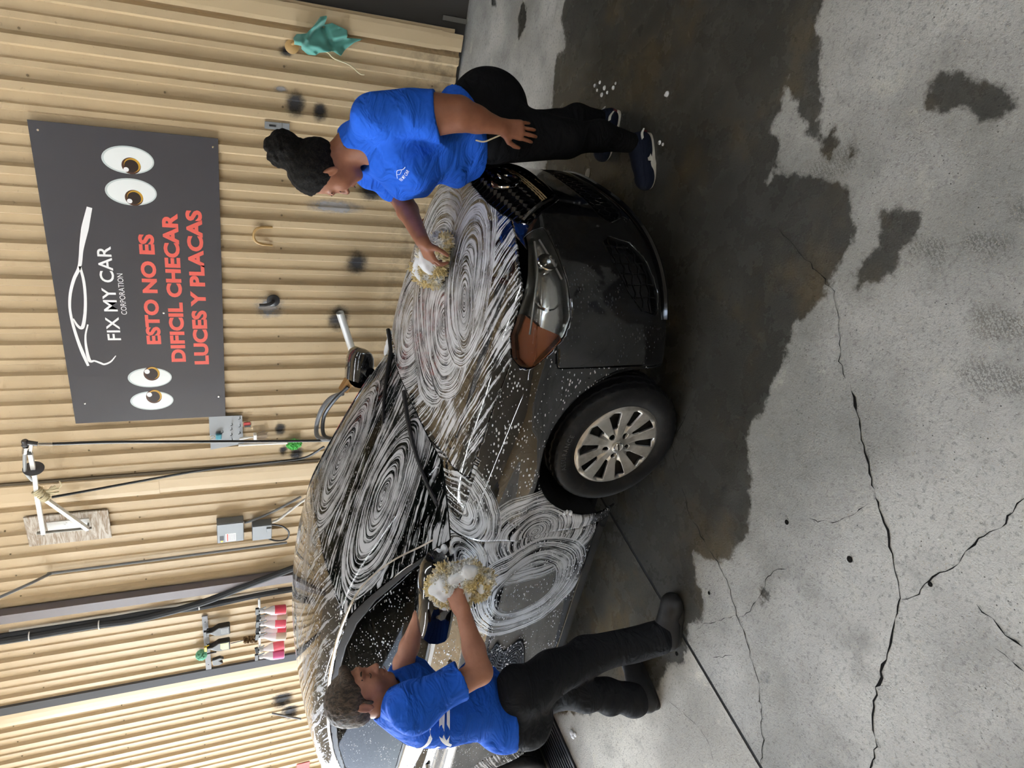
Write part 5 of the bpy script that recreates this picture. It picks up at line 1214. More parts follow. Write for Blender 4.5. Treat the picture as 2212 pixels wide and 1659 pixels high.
# --- scraps on the floor
o = pz(1270, 375); b = MB().lathe([(.001, .012), (.014, .011), (.024, .006), (.026, .0), (.001, -.001)], n=16, R=np.diag([1.15, .8, 1])).build('pebble', mat('pebble_white', srgb(190, 186, 178), .5), None, smooth=True); b.location = o; tag(b, 'white oval pebble on the wet floor by the bumper', 'pebble')
fm = mat('suds_white', (.82, .84, .87), .7)
def suds(name, pts, r, label):
    o = pz(*pts[0]); e = mb = MB()
    for (a, b_) in pts:
        q = pz(a, b_) - o; rr_ = r * random.uniform(.6, 1.2); mb.lathe([(rr_, 0), (rr_ * .9, rr_ * .3), (rr_ * .5, rr_ * .55), (.0005, rr_ * .6)], q, n=9)
    ob = mb.build(name, fm, None, smooth=True); ob.location = o; ob['kind'] = 'stuff'; tag(ob, label, 'suds')
suds('soap_suds', [(1236, 1583), (1238, 1590), (1243, 1587)], .018, 'clot of white suds on the floor behind the worker')
suds('soap_suds', [(1425, 308), (1432, 312), (1437, 205), (1441, 203)], .012, 'dabs of white suds on the dark wet floor')
suds('soap_suds', [(1285, 185), (1296, 178), (1306, 190), (1312, 200), (1300, 205), (1325, 190), (1330, 180), (1290, 195)], .011, 'bluish suds in a puddle behind the woman')
# ================================================================== people: continuous skins grown from blended limbs
class Blob:
    def __init__(s): s.p = []
    def cone(s, a, b, ra, rb, k=.03, clip=None, op='+'): s.p.append(('c', np.array(a, float), np.array(b, float), ra, rb, k, clip, op)); return s
    def ell(s, c, r, R=None, k=.03, clip=None, op='+'): s.p.append(('e', np.array(c, float), np.array(r, float), np.eye(3) if R is None else np.array(R), 0, k, clip, op)); return s
    def grow(s, other, d, k=None):
        for q in other.p:
            if q[0] == 'c': s.p.append((q[0], q[1], q[2], q[3] + d, q[4] + d, q[5] if k is None else k, q[6], q[7]))
            else: s.p.append((q[0], q[1], q[2] + d, q[3], 0, q[5] if k is None else k, q[6], q[7]))
        return s
    def mesh(s, h, warp=None, planes=(), pad=.05, smooth=1):
        lo = np.full(3, 1e9); hi = -lo
        for q in s.p:
            if q[7] == '-': continue
            if q[0] == 'c': r = max(q[3], q[4]); lo = np.minimum(lo, np.minimum(q[1], q[2]) - r); hi = np.maximum(hi, np.maximum(q[1], q[2]) + r)
            else: r = q[2].max(); lo = np.minimum(lo, q[1] - r); hi = np.maximum(hi, q[1] + r)
        lo -= pad; hi += pad; n = np.ceil((hi - lo) / h).astype(int) + 1
        ax = [lo[i] + h * np.arange(n[i]) for i in range(3)]; F = np.full(n, .2, np.float32)
        for q in s.p:
            k = q[5]
            if q[0] == 'c': r = max(q[3], q[4]); a = np.minimum(q[1], q[2]) - r; b = np.maximum(q[1], q[2]) + r
            else: r = q[2].max(); a = q[1] - r; b = q[1] + r
            m = k + .03; i0 = np.clip(np.floor((a - m - lo) / h).astype(int), 0, n); i1 = np.clip(np.ceil((b + m - lo) / h).astype(int) + 1, 0, n)
            sl = tuple(slice(i0[j], i1[j]) for j in range(3)); X_ = ax[0][sl[0]][:, None, None]; Y_ = ax[1][sl[1]][None, :, None]; Z_ = ax[2][sl[2]][None, None, :]
            if q[0] == 'c':
                e = q[2] - q[1]; L = max(e @ e, 1e-9); wx, wy, wz = X_ - q[1][0], Y_ - q[1][1], Z_ - q[1][2]
                t_ = np.clip((wx * e[0] + wy * e[1] + wz * e[2]) / L, 0, 1); d = np.sqrt((wx - t_ * e[0]) ** 2 + (wy - t_ * e[1]) ** 2 + (wz - t_ * e[2]) ** 2) - (q[3] + (q[4] - q[3]) * t_)
            else:
                wx, wy, wz = X_ - q[1][0], Y_ - q[1][1], Z_ - q[1][2]; R = q[3]; r = q[2]
                u = [(wx * R[0, j] + wy * R[1, j] + wz * R[2, j]) / r[j] for j in range(3)]; k0 = np.sqrt(u[0] ** 2 + u[1] ** 2 + u[2] ** 2); k1 = np.sqrt((u[0] / r[0]) ** 2 + (u[1] / r[1]) ** 2 + (u[2] / r[2]) ** 2) + 1e-6
                d = k0 * (k0 - 1) / k1
            if q[6] is not None:
                for (pp, nn) in q[6]: d = np.maximum(d, (X_ - pp[0]) * nn[0] + (Y_ - pp[1]) * nn[1] + (Z_ - pp[2]) * nn[2])
            F[sl] = smin(F[sl], d, k) if q[7] == '+' else smax(F[sl], -d, k)
        X_ = ax[0][:, None, None]; Y_ = ax[1][None, :, None]; Z_ = ax[2][None, None, :]
        if warp is not None: F += warp(X_, Y_, Z_)
        for (pp, nn) in planes: F = np.maximum(F, (X_ - pp[0]) * nn[0] + (Y_ - pp[1]) * nn[1] + (Z_ - pp[2]) * nn[2])
        V, Q = surface_nets(F, lo, h)
        for _ in range(smooth):
            A = np.zeros_like(V); c = np.zeros(len(V))
            for i in range(4):
                for j in (1, 3): np.add.at(A, Q[:, i], V[Q[:, (i + j) % 4]]); np.add.at(c, Q[:, i], 1)
            V = V * .5 + A / np.maximum(c, 1)[:, None] * .5
        return V, Q
def fold(amp, dirs):
    """soft cloth folds: sum of wandering ridges"""
    def f(X_, Y_, Z_):
        s = 0
        for (d, fr, ph) in dirs:
            a = X_ * d[0] + Y_ * d[1] + Z_ * d[2]
            b = np.sin(5.1 * X_ + 7.3 * Z_ + ph) + np.sin(6.7 * Y_ - 4.9 * Z_ + 2 * ph)
            s = s + np.sin(fr * a + 1.3 * b + ph) * (.5 + .5 * np.sin(3.1 * X_ - 5.3 * Z_ + 4.1 * Y_ + ph))
        return (amp * s).astype(np.float32)
    return f
def nrm(v): v = np.array(v, float); return v / np.linalg.norm(v)
def head(B, C, f, u, sc=1.0):
    """skull, face and ears; f forward, u up"""
    f = nrm(f); u = nrm(np.array(u) - f * np.dot(u, f)); l = np.cross(u, f); R = np.stack([f, l, u], 1)
    P = lambda a, b, c: C + sc * (f * a + l * b + u * c)
    E = lambda c, r, k=.02, op='+': B.ell(c, np.array(r) * sc, R, k * sc, None, op)
    E(P(-.012, 0, .032), (.098, .076, .090)); E(P(.028, 0, -.025), (.070, .062, .082), .03); E(P(.040, 0, -.068), (.050, .048, .040), .03)
    E(P(.074, 0, -.098), (.020, .024, .018), .022); B.cone(P(.094, 0, .012), P(.116, 0, -.026), .007 * sc, .0125 * sc, .012 * sc)
    E(P(.084, 0, .030), (.014, .050, .012), .02)
    for s_ in (-1, 1):
        E(P(.106, .012 * s_, -.030), (.010, .008, .007), .008); E(P(.062, .040 * s_, -.028), (.026, .020, .026), .03)
        E(P(.100, .032 * s_, .006), (.014, .015, .009), .012, '-'); E(P(.080, .032 * s_, .003), (.0135, .0145, .0125), .004)
        E(P(-.008, .080 * s_, -.006), (.017, .008, .031), .008); E(P(-.006, .089 * s_, -.004), (.008, .006, .018), .006, '-'); E(P(-.020, .086 * s_, .004), (.006, .006, .026), .005)
    E(P(.100, 0, -.058), (.008, .021, .0055), .008); E(P(.097, 0, -.071), (.008, .018, .006), .008)
    return P, R
def hand(B, W, D, N, side, curl, spread=.10, thumb=.5, sc=1.0, tdir=None):
    """W wrist, D finger direction, N back of the hand; side +1 if the thumb lies at D x N"""
    D = nrm(D); N = nrm(np.array(N) - D * np.dot(N, D)); T = np.cross(D, N) * side
    kn = []
    for i, (off, ln) in enumerate(((.031, .088), (.010, .093), (-.011, .089), (-.031, .080))):
        b = W + sc * (D * ln + T * off + N * .002); kn.append(b); B.cone(W + sc * (T * off * .55 + D * .012), b, .0155 * sc, .0115 * sc, .016 * sc)
    for i, (L, r) in enumerate(((.072, .0088), (.080, .0092), (.075, .0088), (.060, .0078))):
        c = curl[i] if hasattr(curl, '__len__') else curl; a = 0; p = kn[i]; sp = (1.5 - i) * spread
        for j, fr in enumerate((.44, .32, .24)):
            a += c * (.55, .8, .6)[j]; d = nrm(D * math.cos(a) - N * math.sin(a) + T * sp); q = p + d * L * fr * sc
            B.cone(p, q, (r - .0006 * j) * sc, (r - .0006 * (j + 1)) * sc, .0035 * sc if j == 0 else .003 * sc); p = q
    b0 = W + sc * (D * .022 + T * .022); d = nrm(D * .62 + T * .75 - N * thumb) if tdir is None else nrm(tdir); b1 = b0 + d * .042 * sc; d2 = nrm(D * .85 + T * .35 - N * thumb); b2 = b1 + d2 * .034 * sc; b3 = b2 + nrm(D * .95 + T * .1 - N * thumb) * .026 * sc
    B.cone(b0, b1, .0165 * sc, .0125 * sc, .014 * sc); B.cone(b1, b2, .011 * sc, .0098 * sc, .003 * sc); B.cone(b2, b3, .0098 * sc, .008 * sc, .003 * sc)
def skin_mat(name, col, dark):
    m = mat(name, col, .48, spec=.4); t = NT(m); P = t.coord('Object'); n = t.noise(P, 14, 4, .6); t.set(Base_Color=t.mix(t.step(n, .35, .7, 0, .45), col, dark)); b = t.b
    b.inputs['Subsurface Weight'].default_value = .0; t.bump(t.noise(P, 220, 2), .12, .002); return m
def cloth_mat(name, col, rough=.85, bumpy=.25):
    m = mat(name, col, rough, spec=.15); t = NT(m); P = t.coord('Object'); n = t.noise(P, 5, 4, .6, .8); t.set(Base_Color=t.mix(t.step(n, .3, .7, 0, .5), col, tuple(q * .72 for q in col)))
    h = t.math('ADD', t.noise(t.mapping(P, rot=(.5, .3, .8), scale=(1, 1, 2.2)), 6, 3, .5, 1.), t.math('MULTIPLY', t.noise(P, 300, 2), .012)); t.bump(h, bumpy, .055); return m
def put(name, VQ, m, root, off=None):
    V, Q = VQ; return mesh(name, V - np.array(root.location), Q, m, root, smooth=True)
def shoe(name, root, heel, toe, h, w, mu, ms, extras=None, sole=.028, boot=0.):
    """shoe between two ground points"""
    heel = np.array(heel, float) * [1, 1, 0]; toe = np.array(toe, float) * [1, 1, 0]; d = toe - heel; L = np.linalg.norm(d); d /= L; l = np.cross((0, 0, 1), d); u = V3(0, 0, 1)
    P = lambda a, b, c: heel + d * a * L + l * b + u * c
    B = Blob(); R = np.stack([d, l, u], 1)
    B.cone(P(.14, 0, .045), P(.30, 0, .05), w * .46, w * .46, .03); B.cone(P(.35, 0, .045), P(.80, 0, .036), w * .48, w * .47, .04); B.ell(P(.82, 0, .034), (L * .19, w * .49, .042), R, .03)
    B.cone(P(.18, 0, .05), P(.17, 0, h), w * .42, w * .40, .03); B.cone(P(.25, 0, h * .8), P(.55, 0, .062), w * .36, w * .36, .04)
    B.cone(P(.16, 0, h + .05), P(.16, 0, h - .03), w * .33, w * .33, .006, None, '-')
    up = put(name, B.mesh(.0045, planes=[(P(0, 0, .012), -u), (P(0, 0, h + .005), nrm(u - d * .25))]), mu, root)
    # sole: outline swept up
    th = np.linspace(0, 2 * math.pi, 40, endpoint=False); O = []
    for a in th:
        x = .5 + .5 * math.cos(a); y = math.sin(a); wid = w * (.50 if x > .55 else .43) * (1 + .06 * math.sin(x * 5)); O.append((x * L * 1.01 - .004, np.sign(y) * abs(y) ** .6 * wid))
    V = []; n = len(O)
    for z, g in ((.0, .97), (.006, 1.0), (sole, 1.0), (sole + .006, .96)):
        for x, y in O: V.append(heel + d * x + l * y * g + u * (z + (.012 * max(0, (x / L - .78) / .22) ** 2 if True else 0)))
    F = [tuple(range(n - 1, -1, -1)), tuple(3 * n + i for i in range(n))] + [(k * n + i, k * n + (i + 1) % n, (k + 1) * n + (i + 1) % n, (k + 1) * n + i) for k in range(3) for i in range(n)]
    so = MB().add(np.array(V) - np.array(root.location), F).build('sole', ms, up, smooth=True)
    return up, P, d, l
SHIRT = cloth_mat('royal_blue_cotton', srgb(38, 98, 212), .85, .8); BLACKC = cloth_mat('black_leggings', (.006, .006, .007), .8, .4); WORKC = cloth_mat('charcoal_work_trousers', (.017, .018, .021), .85, .8)
LOGO = mat('shirt_print', srgb(232, 236, 240), .7)
def decal(name, root, C, right, up, n, items, m, surf=None):
    """printing that follows the cloth: each mesh vertex is dropped onto the surface along -n"""
    from mathutils.bvhtree import BVHTree
    bv = BVHTree.FromPolygons([Vector(v) for v in surf[0]], [tuple(q) for q in surf[1].tolist()])
    right = nrm(right); n = nrm(n); up = nrm(up)
    VV = []; FF = []; fine = []
    for V, F in items:                           # cut the lettering fine enough to bend with the cloth
        b_ = bmesh.new(); vs = [b_.verts.new(tuple(map(float, v))) for v in V]
        for f in F:
            try: b_.faces.new([vs[i] for i in f])
            except ValueError: pass
        bmesh.ops.triangulate(b_, faces=b_.faces[:])
        for _ in range(4):
            E_ = [e for e in b_.edges if e.calc_length() > .012]
            if not E_: break
            bmesh.ops.subdivide_edges(b_, edges=E_, cuts=1); bmesh.ops.triangulate(b_, faces=b_.faces[:])
        b_.verts.index_update(); fine.append(([v.co[:] for v in b_.verts], [tuple(v.index for v in f.verts) for f in b_.faces])); b_.free()
    for V, F in fine:
        o = len(VV)
        for v in V:
            p = C + right * v[0] + up * v[1] + n * .25; hit = bv.ray_cast(Vector(p), Vector(-n), .6)
            hp_ = hit[0] if hit[0] is not None else bv.find_nearest(Vector(C + right * v[0] + up * v[1]))[0]
            q = np.array(hp_) + n * .003
            VV.append(q - np.array(root.location))
        FF += [tuple(i + o for i in f) for f in F]
    return mesh(name, VV, FF, m, root)
def strip2(pts, w):
    P = catmull([(a, b, 0) for a, b in pts], 6); t_ = np.gradient(P, axis=0); n_ = np.stack([-t_[:, 1], t_[:, 0], 0 * t_[:, 0]], 1); n_ /= np.linalg.norm(n_, axis=1)[:, None]; n = len(P)
    return np.concatenate([P + n_ * w, P - n_ * w]), [(i, i + 1, n + i + 1, n + i) for i in range(n - 1)]
def logo_items(s):
    V, F = text_mesh('FIX MY CAR', .34 * s, .004 * s, 0, 1.05); V = V - [0, .30 * s, 0]
    k = s; return [(V, F), strip2([(-1.0 * k, .05 * k), (-.85 * k, .12 * k), (-.5 * k, .3 * k), (-.1 * k, .42 * k), (.3 * k, .30 * k), (.6 * k, .16 * k), (1.0 * k, .10 * k)], .02 * k), strip2([(-.55 * k, .25 * k), (-.2 * k, .14 * k), (.25 * k, .18 * k), (.45 * k, .24 * k)], .016 * k)]

# ------------------------------------------------------------------ the woman at the nose of the car
wo = empty('person', (-.55, 3.05, 0)); tag(wo, 'woman in a blue T-shirt and black leggings washing the hood, hair in a bun', 'person')
Fw = nrm((-.80, -.60, 0)); Lw = np.cross((0, 0, 1), Fw)
pel = px(1040, 275, 3.05); che = px(885, 318, 3.02); nb = px(768, 312, 3.05); hd = px(708, 364, 3.05)
shN = px(815, 250, 2.88); elN = px(990, 246, 2.78); wrN = px(1082, 274, 2.76); fiN = px(1160, 288, 2.74)
shF = px(805, 365, 3.20); elF = px(862, 418, 3.26); wrF = pz(912, 520, 1.10); fiF = pz(934, 566, 1.045)
hlL, toL = pz(1402, 290), pz(1408, 410); hlR, toR = pz(1338, 240), pz(1309, 348)
aL = hlL * .80 + toL * .20 + [0, 0, .10]; kL = px(1222, 300, 2.86); hL = px(1065, 285, 2.93)
aR = hlR * .80 + toR * .20 + [0, 0, .10]; kR = px(1195, 275, 3.20); hR = px(1055, 300, 3.16)
Hf = nrm((-.86, -.02, -.50)); Hu = nrm((-.48, .0, .88))
S_ = Blob(); torso = Blob(); legs = Blob(); Rt = np.stack([Fw, Lw, V3(0, 0, 1)], 1); up_t = nrm(nb - pel); Rt2 = frame(up_t, Fw)   # columns: forward, left, up
torso.ell(pel + [0, 0, .06] + Fw * .02, (.165, .205, .15), Rt2, .06); torso.ell((pel + che) / 2 + Fw * .035, (.165, .195, .17), Rt2, .08); torso.ell(che + Fw * .03, (.150, .185, .16), Rt2, .07)
torso.ell(che + Fw * .115 + Lw * .08 + up_t * .00, (.075, .085, .08), Rt2, .05); torso.ell(che + Fw * .115 - Lw * .08 + up_t * .00, (.075, .085, .08), Rt2, .05)
torso.cone(shN + [0, 0, -.0], nb, .062, .065, .06); torso.cone(shF, nb, .060, .065, .06); torso.ell((che + nb) / 2 - Fw * .02, (.105, .165, .10), Rt2, .07)
back = -nrm((Fw[0], Fw[1], 0))
legs.ell(pel + [0, 0, -.02] - Fw * .075 + Lw * .07, (.16, .13, .17), Rt, .07); legs.ell(pel + [0, 0, -.02] - Fw * .06 - Lw * .07, (.15, .125, .15), Rt, .07)
legs.ell(pel + [0, 0, .05], (.155, .185, .12), Rt, .06)
legs.cone(hL, kL, .135, .084, .05); legs.cone(hR, kR, .132, .080, .05); legs.cone(kL, (kL + aL) / 2 - Fw * .025, .070, .064, .03); legs.cone((kL + aL) / 2 - Fw * .025, aL, .064, .042, .03)
legs.cone(kR, (kR + aR) / 2 - Fw * .025, .070, .064, .03); legs.cone((kR + aR) / 2 - Fw * .025, aR, .064, .042, .03)
S_.grow(torso, -.02); S_.grow(legs, -.014)
HP, HR = head(S_, hd, Hf, Hu, 1.08)
S_.cone(HP(-.03, 0, -.06), nb + up_t * .01, .060, .070, .03); S_.cone(nb, che, .06, .08, .05)
S_.cone(shN, elN, .064, .064, .03); S_.cone(shN * .28 + elN * .72, elN, .083, .064, .03); S_.cone(elN, (elN * .6 + wrN * .4), .062, .054, .02); S_.cone(elN * .6 + wrN * .4, wrN, .053, .033, .02)
S_.cone(shF, elF, .060, .056, .03); S_.cone(elF, elF * .6 + wrF * .4, .055, .050, .02); S_.cone(elF * .6 + wrF * .4, wrF, .048, .031, .02)
hand(S_, wrN, fiN - wrN, nrm((.25, -1, .1)), 1, (.40, .32, .36, .48), .055, .35)
hand(S_, wrF, fiF - wrF, nrm((.1, -.3, 1)), -1, (.7, .7, .75, .8), .10, .5)
for a, hh, tt in ((aL, hlL, toL), (aR, hlR, toR)): S_.cone(a + [0, 0, .03], hh * .8 + tt * .2 + [0, 0, .05], .034, .032, .02); S_.cone(hh * .8 + tt * .2 + [0, 0, .05], hh * .2 + tt * .8 + [0, 0, .045], .030, .022, .02)
SKW = skin_mat('skin_tan', srgb(150, 98, 72), srgb(112, 68, 50))
put('body', S_.mesh(.0045), SKW, wo)
# T-shirt
hem_p = px(1050, 395, 2.88); hem_n = nrm(np.cross(hem_p - px(962, 205, 3.1), Lw)); hem_n = hem_n * (-1 if hem_n[2] > 0 else 1)
shirt = Blob()
def sleeve(B, a, b, t, r0, r1):
    e = a + (b - a) * t; d = nrm(b - a); B.cone(a, e + d * .02, r0, r1, .035, [(e, d)])
sleeve(shirt, shN, elN, .74, .082, .106); sleeve(shirt, shF, elF + nrm(elF - shF) * .04, .60, .074, .084); shirt.grow(torso, .010, .07)
shirt.ell(pel + [0, 0, .10] + Fw * .05, (.185, .215, .13), Rt2, .06)
shirt.cone(nb + up_t * .005 + Fw * .02, nb + up_t * .16 + Fw * .04, .078, .10, .008, None, '-'); shirt.ell(nb + Fw * .075 + up_t * .01, (.065, .08, .07), Rt2, .02, None, '-')
WSH = shirt.mesh(.006, warp=fold(.0105, (((.35, .5, .8), 30, .4), ((.8, -.4, -.5), 26, 1.7), ((-.6, .2, .75), 40, 3.))), planes=[(hem_p, hem_n)])
put('t_shirt', WSH, SHIRT, wo)
put('leggings', (lambda B: B.mesh(.006, planes=[(V3(0, 0, aL[2] - .01), V3(0, 0, -1)), (px(935, 300, 3.0), V3(0, 0, 1))]))(Blob().grow(legs, .003)), BLACKC, wo)
# hair: cap, bun, loose curls
hair = Blob(); Rh = HR
hair.ell(HP(-.022, 0, .048), np.array((.112, .092, .106)) * 1.08, Rh, .02, [(HP(.046, 0, .070), HR @ nrm((1, 0, -.50))), (HP(0, 0, -.020), HR @ nrm((.50, 0, -1)))])
hair.ell(HP(-.085, 0, .015), (.045, .065, .07), Rh, .03)
bun = px(615, 322, 3.08); hair.ell(bun, (.078, .078, .072), None, .02)
for k in range(60):
    v = RNG.normal(size=3); v /= np.linalg.norm(v); hair.ell(bun + v * .066, (.019, .019, .019), None, .005)
HAIRW = mat('hair_black', (.012, .010, .009), .75, spec=.15); t = NT(HAIRW); P = t.coord('Object'); hz = t.noise(P, 70, 4, .7, 1.5); t.set(Base_Color=t.mix(t.step(hz, .4, .7), (.005, .0045, .004), (.022, .017, .014))); t.bump(hz, .8, .012)
put('hair', hair.mesh(.0045, warp=lambda X_, Y_, Z_: (.0025 * np.sin(150 * X_ + 4 * np.sin(40 * Z_)) * np.sin(140 * Z_ + 3 * np.sin(50 * Y_))).astype(np.float32)), HAIRW, wo)
def brows(root, HP, m, eye=True):
    for s_ in (-1, 1):
        MB().tube(catmull([HP(.096, .014 * s_, .030) - root.location, HP(.093, .032 * s_, .036) - root.location, HP(.078, .050 * s_, .030) - root.location], 4), [.0036] * 9, 6).build('eyebrow', m, root, smooth=True)
        MB().tube(catmull([HP(.0945, .020 * s_, -.001) - root.location, HP(.0965, .032 * s_, -.004) - root.location, HP(.088, .044 * s_, -.001) - root.location], 4), [.0018] * 9, 5).build('eyelashes', m, root)
brows(wo, HP, HAIRW)
MB().tube(catmull([HP(.109, -.018, -.064) - wo.location, HP(.111, 0, -.0645) - wo.location, HP(.109, .018, -.064) - wo.location], 4), .0022, 5).build('mouth_line', mat('lip_dark', srgb(96, 50, 44), .5), wo)
NAVY = cloth_mat('navy_mesh', srgb(24, 30, 46), .7, .3); SOLEW = mat('sole_white', srgb(214, 210, 198), .6); MAROON = mat('heel_maroon', srgb(96, 30, 34), .5); PUMA = mat('shoe_stripe', srgb(226, 224, 214), .5)
for (hx, tx) in ((hlL, toL), (hlR, toR)):
    so_, P, d, l = shoe('sneaker', wo, hx, tx, .085, .092, NAVY, SOLEW)
    off = -np.array(wo.location)
    for s_ in (-1, 1):
        q = [(-.02, .47, .060), (.10, .50, .075), (.28, .50, .062), (.45, .50, .040), (.55, .505, .034)]
        A = np.array([P(a, s_ * (b * .092 + .003), c) + off for a, b, c in q]); Vv = []; n = 0
        W_ = [.004, .007, .008, .012, .014]; Cc = catmull(A, 5); ww = np.interp(np.linspace(0, 1, len(Cc)), np.linspace(0, 1, 5), W_)
        V = np.concatenate([Cc + np.outer(ww, V3(0, 0, 1)), Cc - np.outer(ww, V3(0, 0, 1))]); m_ = len(Cc); mesh('side_stripe', V, [(i, i + 1, m_ + i + 1, m_ + i) for i in range(m_ - 1)], PUMA, so_)
    MB().box(P(-.003, 0, .036) + off, (.014, .05, .022), np.stack([d, l, V3(0, 0, 1)], 1)).build('heel_block', MAROON, so_, bevel=.004)
    mb = MB()
    for k in range(5): mb.tube([P(.36 + .06 * k, -.026, .094 - .009 * k) + off, P(.38 + .06 * k, 0, .104 - .010 * k) + off, P(.36 + .06 * k, .026, .094 - .009 * k) + off], .0035, 5)
    mb.build('laces', mat('lace_navy', srgb(24, 30, 48), .8), so_)
Lc = px(868, 345, 2.9); decal('shirt_logo', wo, Lc, px(850, 372, 2.9) * -1 + px(868, 325, 2.9), px(855, 345, 2.9) - px(875, 352, 2.9), nrm(V3(-.5, -.9, .15)), logo_items(.048), LOGO, WSH)
# drawstring hanging at the waist
q = [px(1028, 303, 2.80), px(1045, 306, 2.76), px(1062, 300, 2.75), px(1085, 290, 2.745)]
MB().tube(catmull(np.array(q) - np.array(wo.location), 6), .0032, 6).build('drawstring', rope, wo, smooth=True)

# ------------------------------------------------------------------ the man at the door mirror
ma = empty('person', (-2.55, 1.6, 0)); tag(ma, 'man in a blue T-shirt and charcoal trousers scrubbing the door mirror', 'person')
Fm = nrm((.86, .50, 0)); Rm_ = np.cross(Fm, (0, 0, 1)); Lm = -Rm_
pel = px(1112, 1515, 1.62); che = px(935, 1530, 1.62); nb = px(846, 1514, 1.65); hd = px(780, 1500, 1.68)
shN = px(893, 1530, 1.47); elN = px(1038, 1452, 1.50); wrN = px(1000, 1322, 1.70); fiN = px(978, 1272, 1.77)
shF = px(868, 1490, 1.80); elF = px(872, 1432, 1.84); wrF = px(905, 1336, 1.90); fiF = px(925, 1310, 1.93)
hlN, toN = pz(1460, 1395), pz(1466, 1282); hlF, toF = pz(1424, 1530), pz(1368, 1412)
aL = hlN * .78 + toN * .22 + [0, 0, .12]; kN = px(1262, 1418, 1.66); hN = px(1125, 1500, 1.56)      # near leg steps forward
aR = hlF * .78 + toF * .22 + [0, 0, .12]; kF = px(1238, 1490, 1.60); hF = px(1120, 1520, 1.72)
Hf = nrm((.86, .42, -.30)); Hu = nrm((.24, .10, .96))
S_ = Blob(); torso = Blob(); legs = Blob(); up_t = nrm(nb - pel); Rt2 = frame(up_t, Fm); Rt = np.stack([Fm, Lm, V3(0, 0, 1)], 1)
torso.ell(pel + [0, 0, .06], (.125, .175, .13), Rt2, .06); torso.ell((pel + che) / 2 + Fm * .01, (.125, .170, .16), Rt2, .08); torso.ell(che, (.125, .185, .16), Rt2, .07)
torso.cone(shN, nb, .066, .062, .06); torso.cone(shF, nb, .066, .062, .06); torso.ell((che + nb) / 2 - Fm * .015, (.10, .165, .09), Rt2, .07)
legs.ell(pel + [0, 0, -.02] - Fm * .045 - Lm * .07, (.125, .115, .13), Rt, .06); legs.ell(pel + [0, 0, -.02] - Fm * .045 + Lm * .07, (.125, .115, .13), Rt, .06); legs.ell(pel + [0, 0, .05], (.12, .165, .11), Rt, .06)
legs.cone(hN, kN, .110, .080, .05); legs.cone(hF, kF, .108, .078, .05); legs.cone(kN, aL + [0, 0, -.02], .080, .070, .03); legs.cone(kF, aR + [0, 0, -.02], .078, .070, .03)
S_.grow(torso, -.02); S_.grow(legs, -.02)
HP, HR = head(S_, hd, Hf, Hu, 1.04)
S_.cone(HP(-.03, 0, -.06), nb + up_t * .01, .058, .066, .03); S_.cone(nb, che, .06, .08, .05)
S_.cone(shN, elN, .056, .046, .03); S_.cone(elN, elN * .62 + wrN * .38, .045, .044, .02); S_.cone(elN * .62 + wrN * .38, wrN, .043, .030, .02)
S_.cone(shF, elF, .055, .045, .03); S_.cone(elF, elF * .62 + wrF * .38, .044, .042, .02); S_.cone(elF * .62 + wrF * .38, wrF, .042, .030, .02)
hand(S_, wrN, fiN - wrN, nrm((-.3, -1, .3)), -1, (.5, .5, .55, .6), .10, .5, 1.05); hand(S_, wrF, fiF - wrF, nrm((.1, -.6, .6)), 1, (.6, .6, .6, .6), .1, .5, 1.05)
for a, hh, tt in ((aL, hlN, toN), (aR, hlF, toF)): S_.cone(a, hh * .8 + tt * .2 + [0, 0, .05], .036, .034, .02); S_.cone(hh * .8 + tt * .2 + [0, 0, .05], hh * .2 + tt * .8 + [0, 0, .045], .032, .024, .02)
SKM = skin_mat('skin_fair', srgb(176, 124, 100), srgb(140, 92, 72))
put('body', S_.mesh(.0045), SKM, ma)
shirt = Blob()
sleeve(shirt, shN, elN, .74, .068, .084); sleeve(shirt, shF, elF + nrm(elF - shF) * .05, .62, .068, .074); shirt.grow(torso, .014, .07); shirt.ell(pel + [0, 0, .08] - Fm * .035, (.155, .195, .12), Rt2, .06)
shirt.cone(nb + up_t * .012 + Fm * .01, nb + up_t * .16 + Fm * .03, .074, .09, .008, None, '-'); shirt.ell(nb + Fm * .06 + up_t * .015, (.04, .055, .05), Rt2, .02, None, '-')
MSH = shirt.mesh(.006, warp=fold(.0105, (((.45, .3, .8), 29, .9), ((.7, -.3, -.6), 25, 2.2), ((-.4, .6, .65), 38, .3))), planes=[(px(1090, 1520, 1.6), nrm((0.10, 0, -1)))])
put('t_shirt', MSH, SHIRT, ma)
put('trousers', Blob().grow(legs, .006).mesh(.006, warp=fold(.009, (((.2, .3, .9), 32, .2), ((.6, .5, -.6), 24, 1.2))), planes=[(V3(0, 0, .075), V3(0, 0, -1)), (px(1045, 1500, 1.6), V3(0, 0, 1))]), WORKC, ma)
hair = Blob(); hair.ell(HP(-.022, 0, .042), (.112, .088, .098), HR, .02, [(HP(.070, 0, .055), HR @ nrm((1, 0, -.45))), (HP(0, 0, -.018), HR @ nrm((.50, 0, -1)))]); hair.ell(HP(-.07, 0, -.01), (.045, .066, .05), HR, .03)
hair.cone(HP(.070, -.03, .085), HP(.075, .03, .085), .022, .02, .02); hair.ell(HP(.012, .079, -.006), (.010, .006, .024), HR, .004); hair.ell(HP(.012, -.079, -.006), (.010, .006, .024), HR, .004)
HAIRM = mat('hair_brown', srgb(92, 76, 62), .6); t = NT(HAIRM); P = t.coord('Object'); hz = t.noise(t.mapping(P, scale=(1, 1, .4)), 90, 4, .7, .6); t.set(Base_Color=t.mix(t.step(hz, .35, .7), srgb(44, 36, 30), srgb(98, 82, 68))); t.bump(hz, .8, .012)
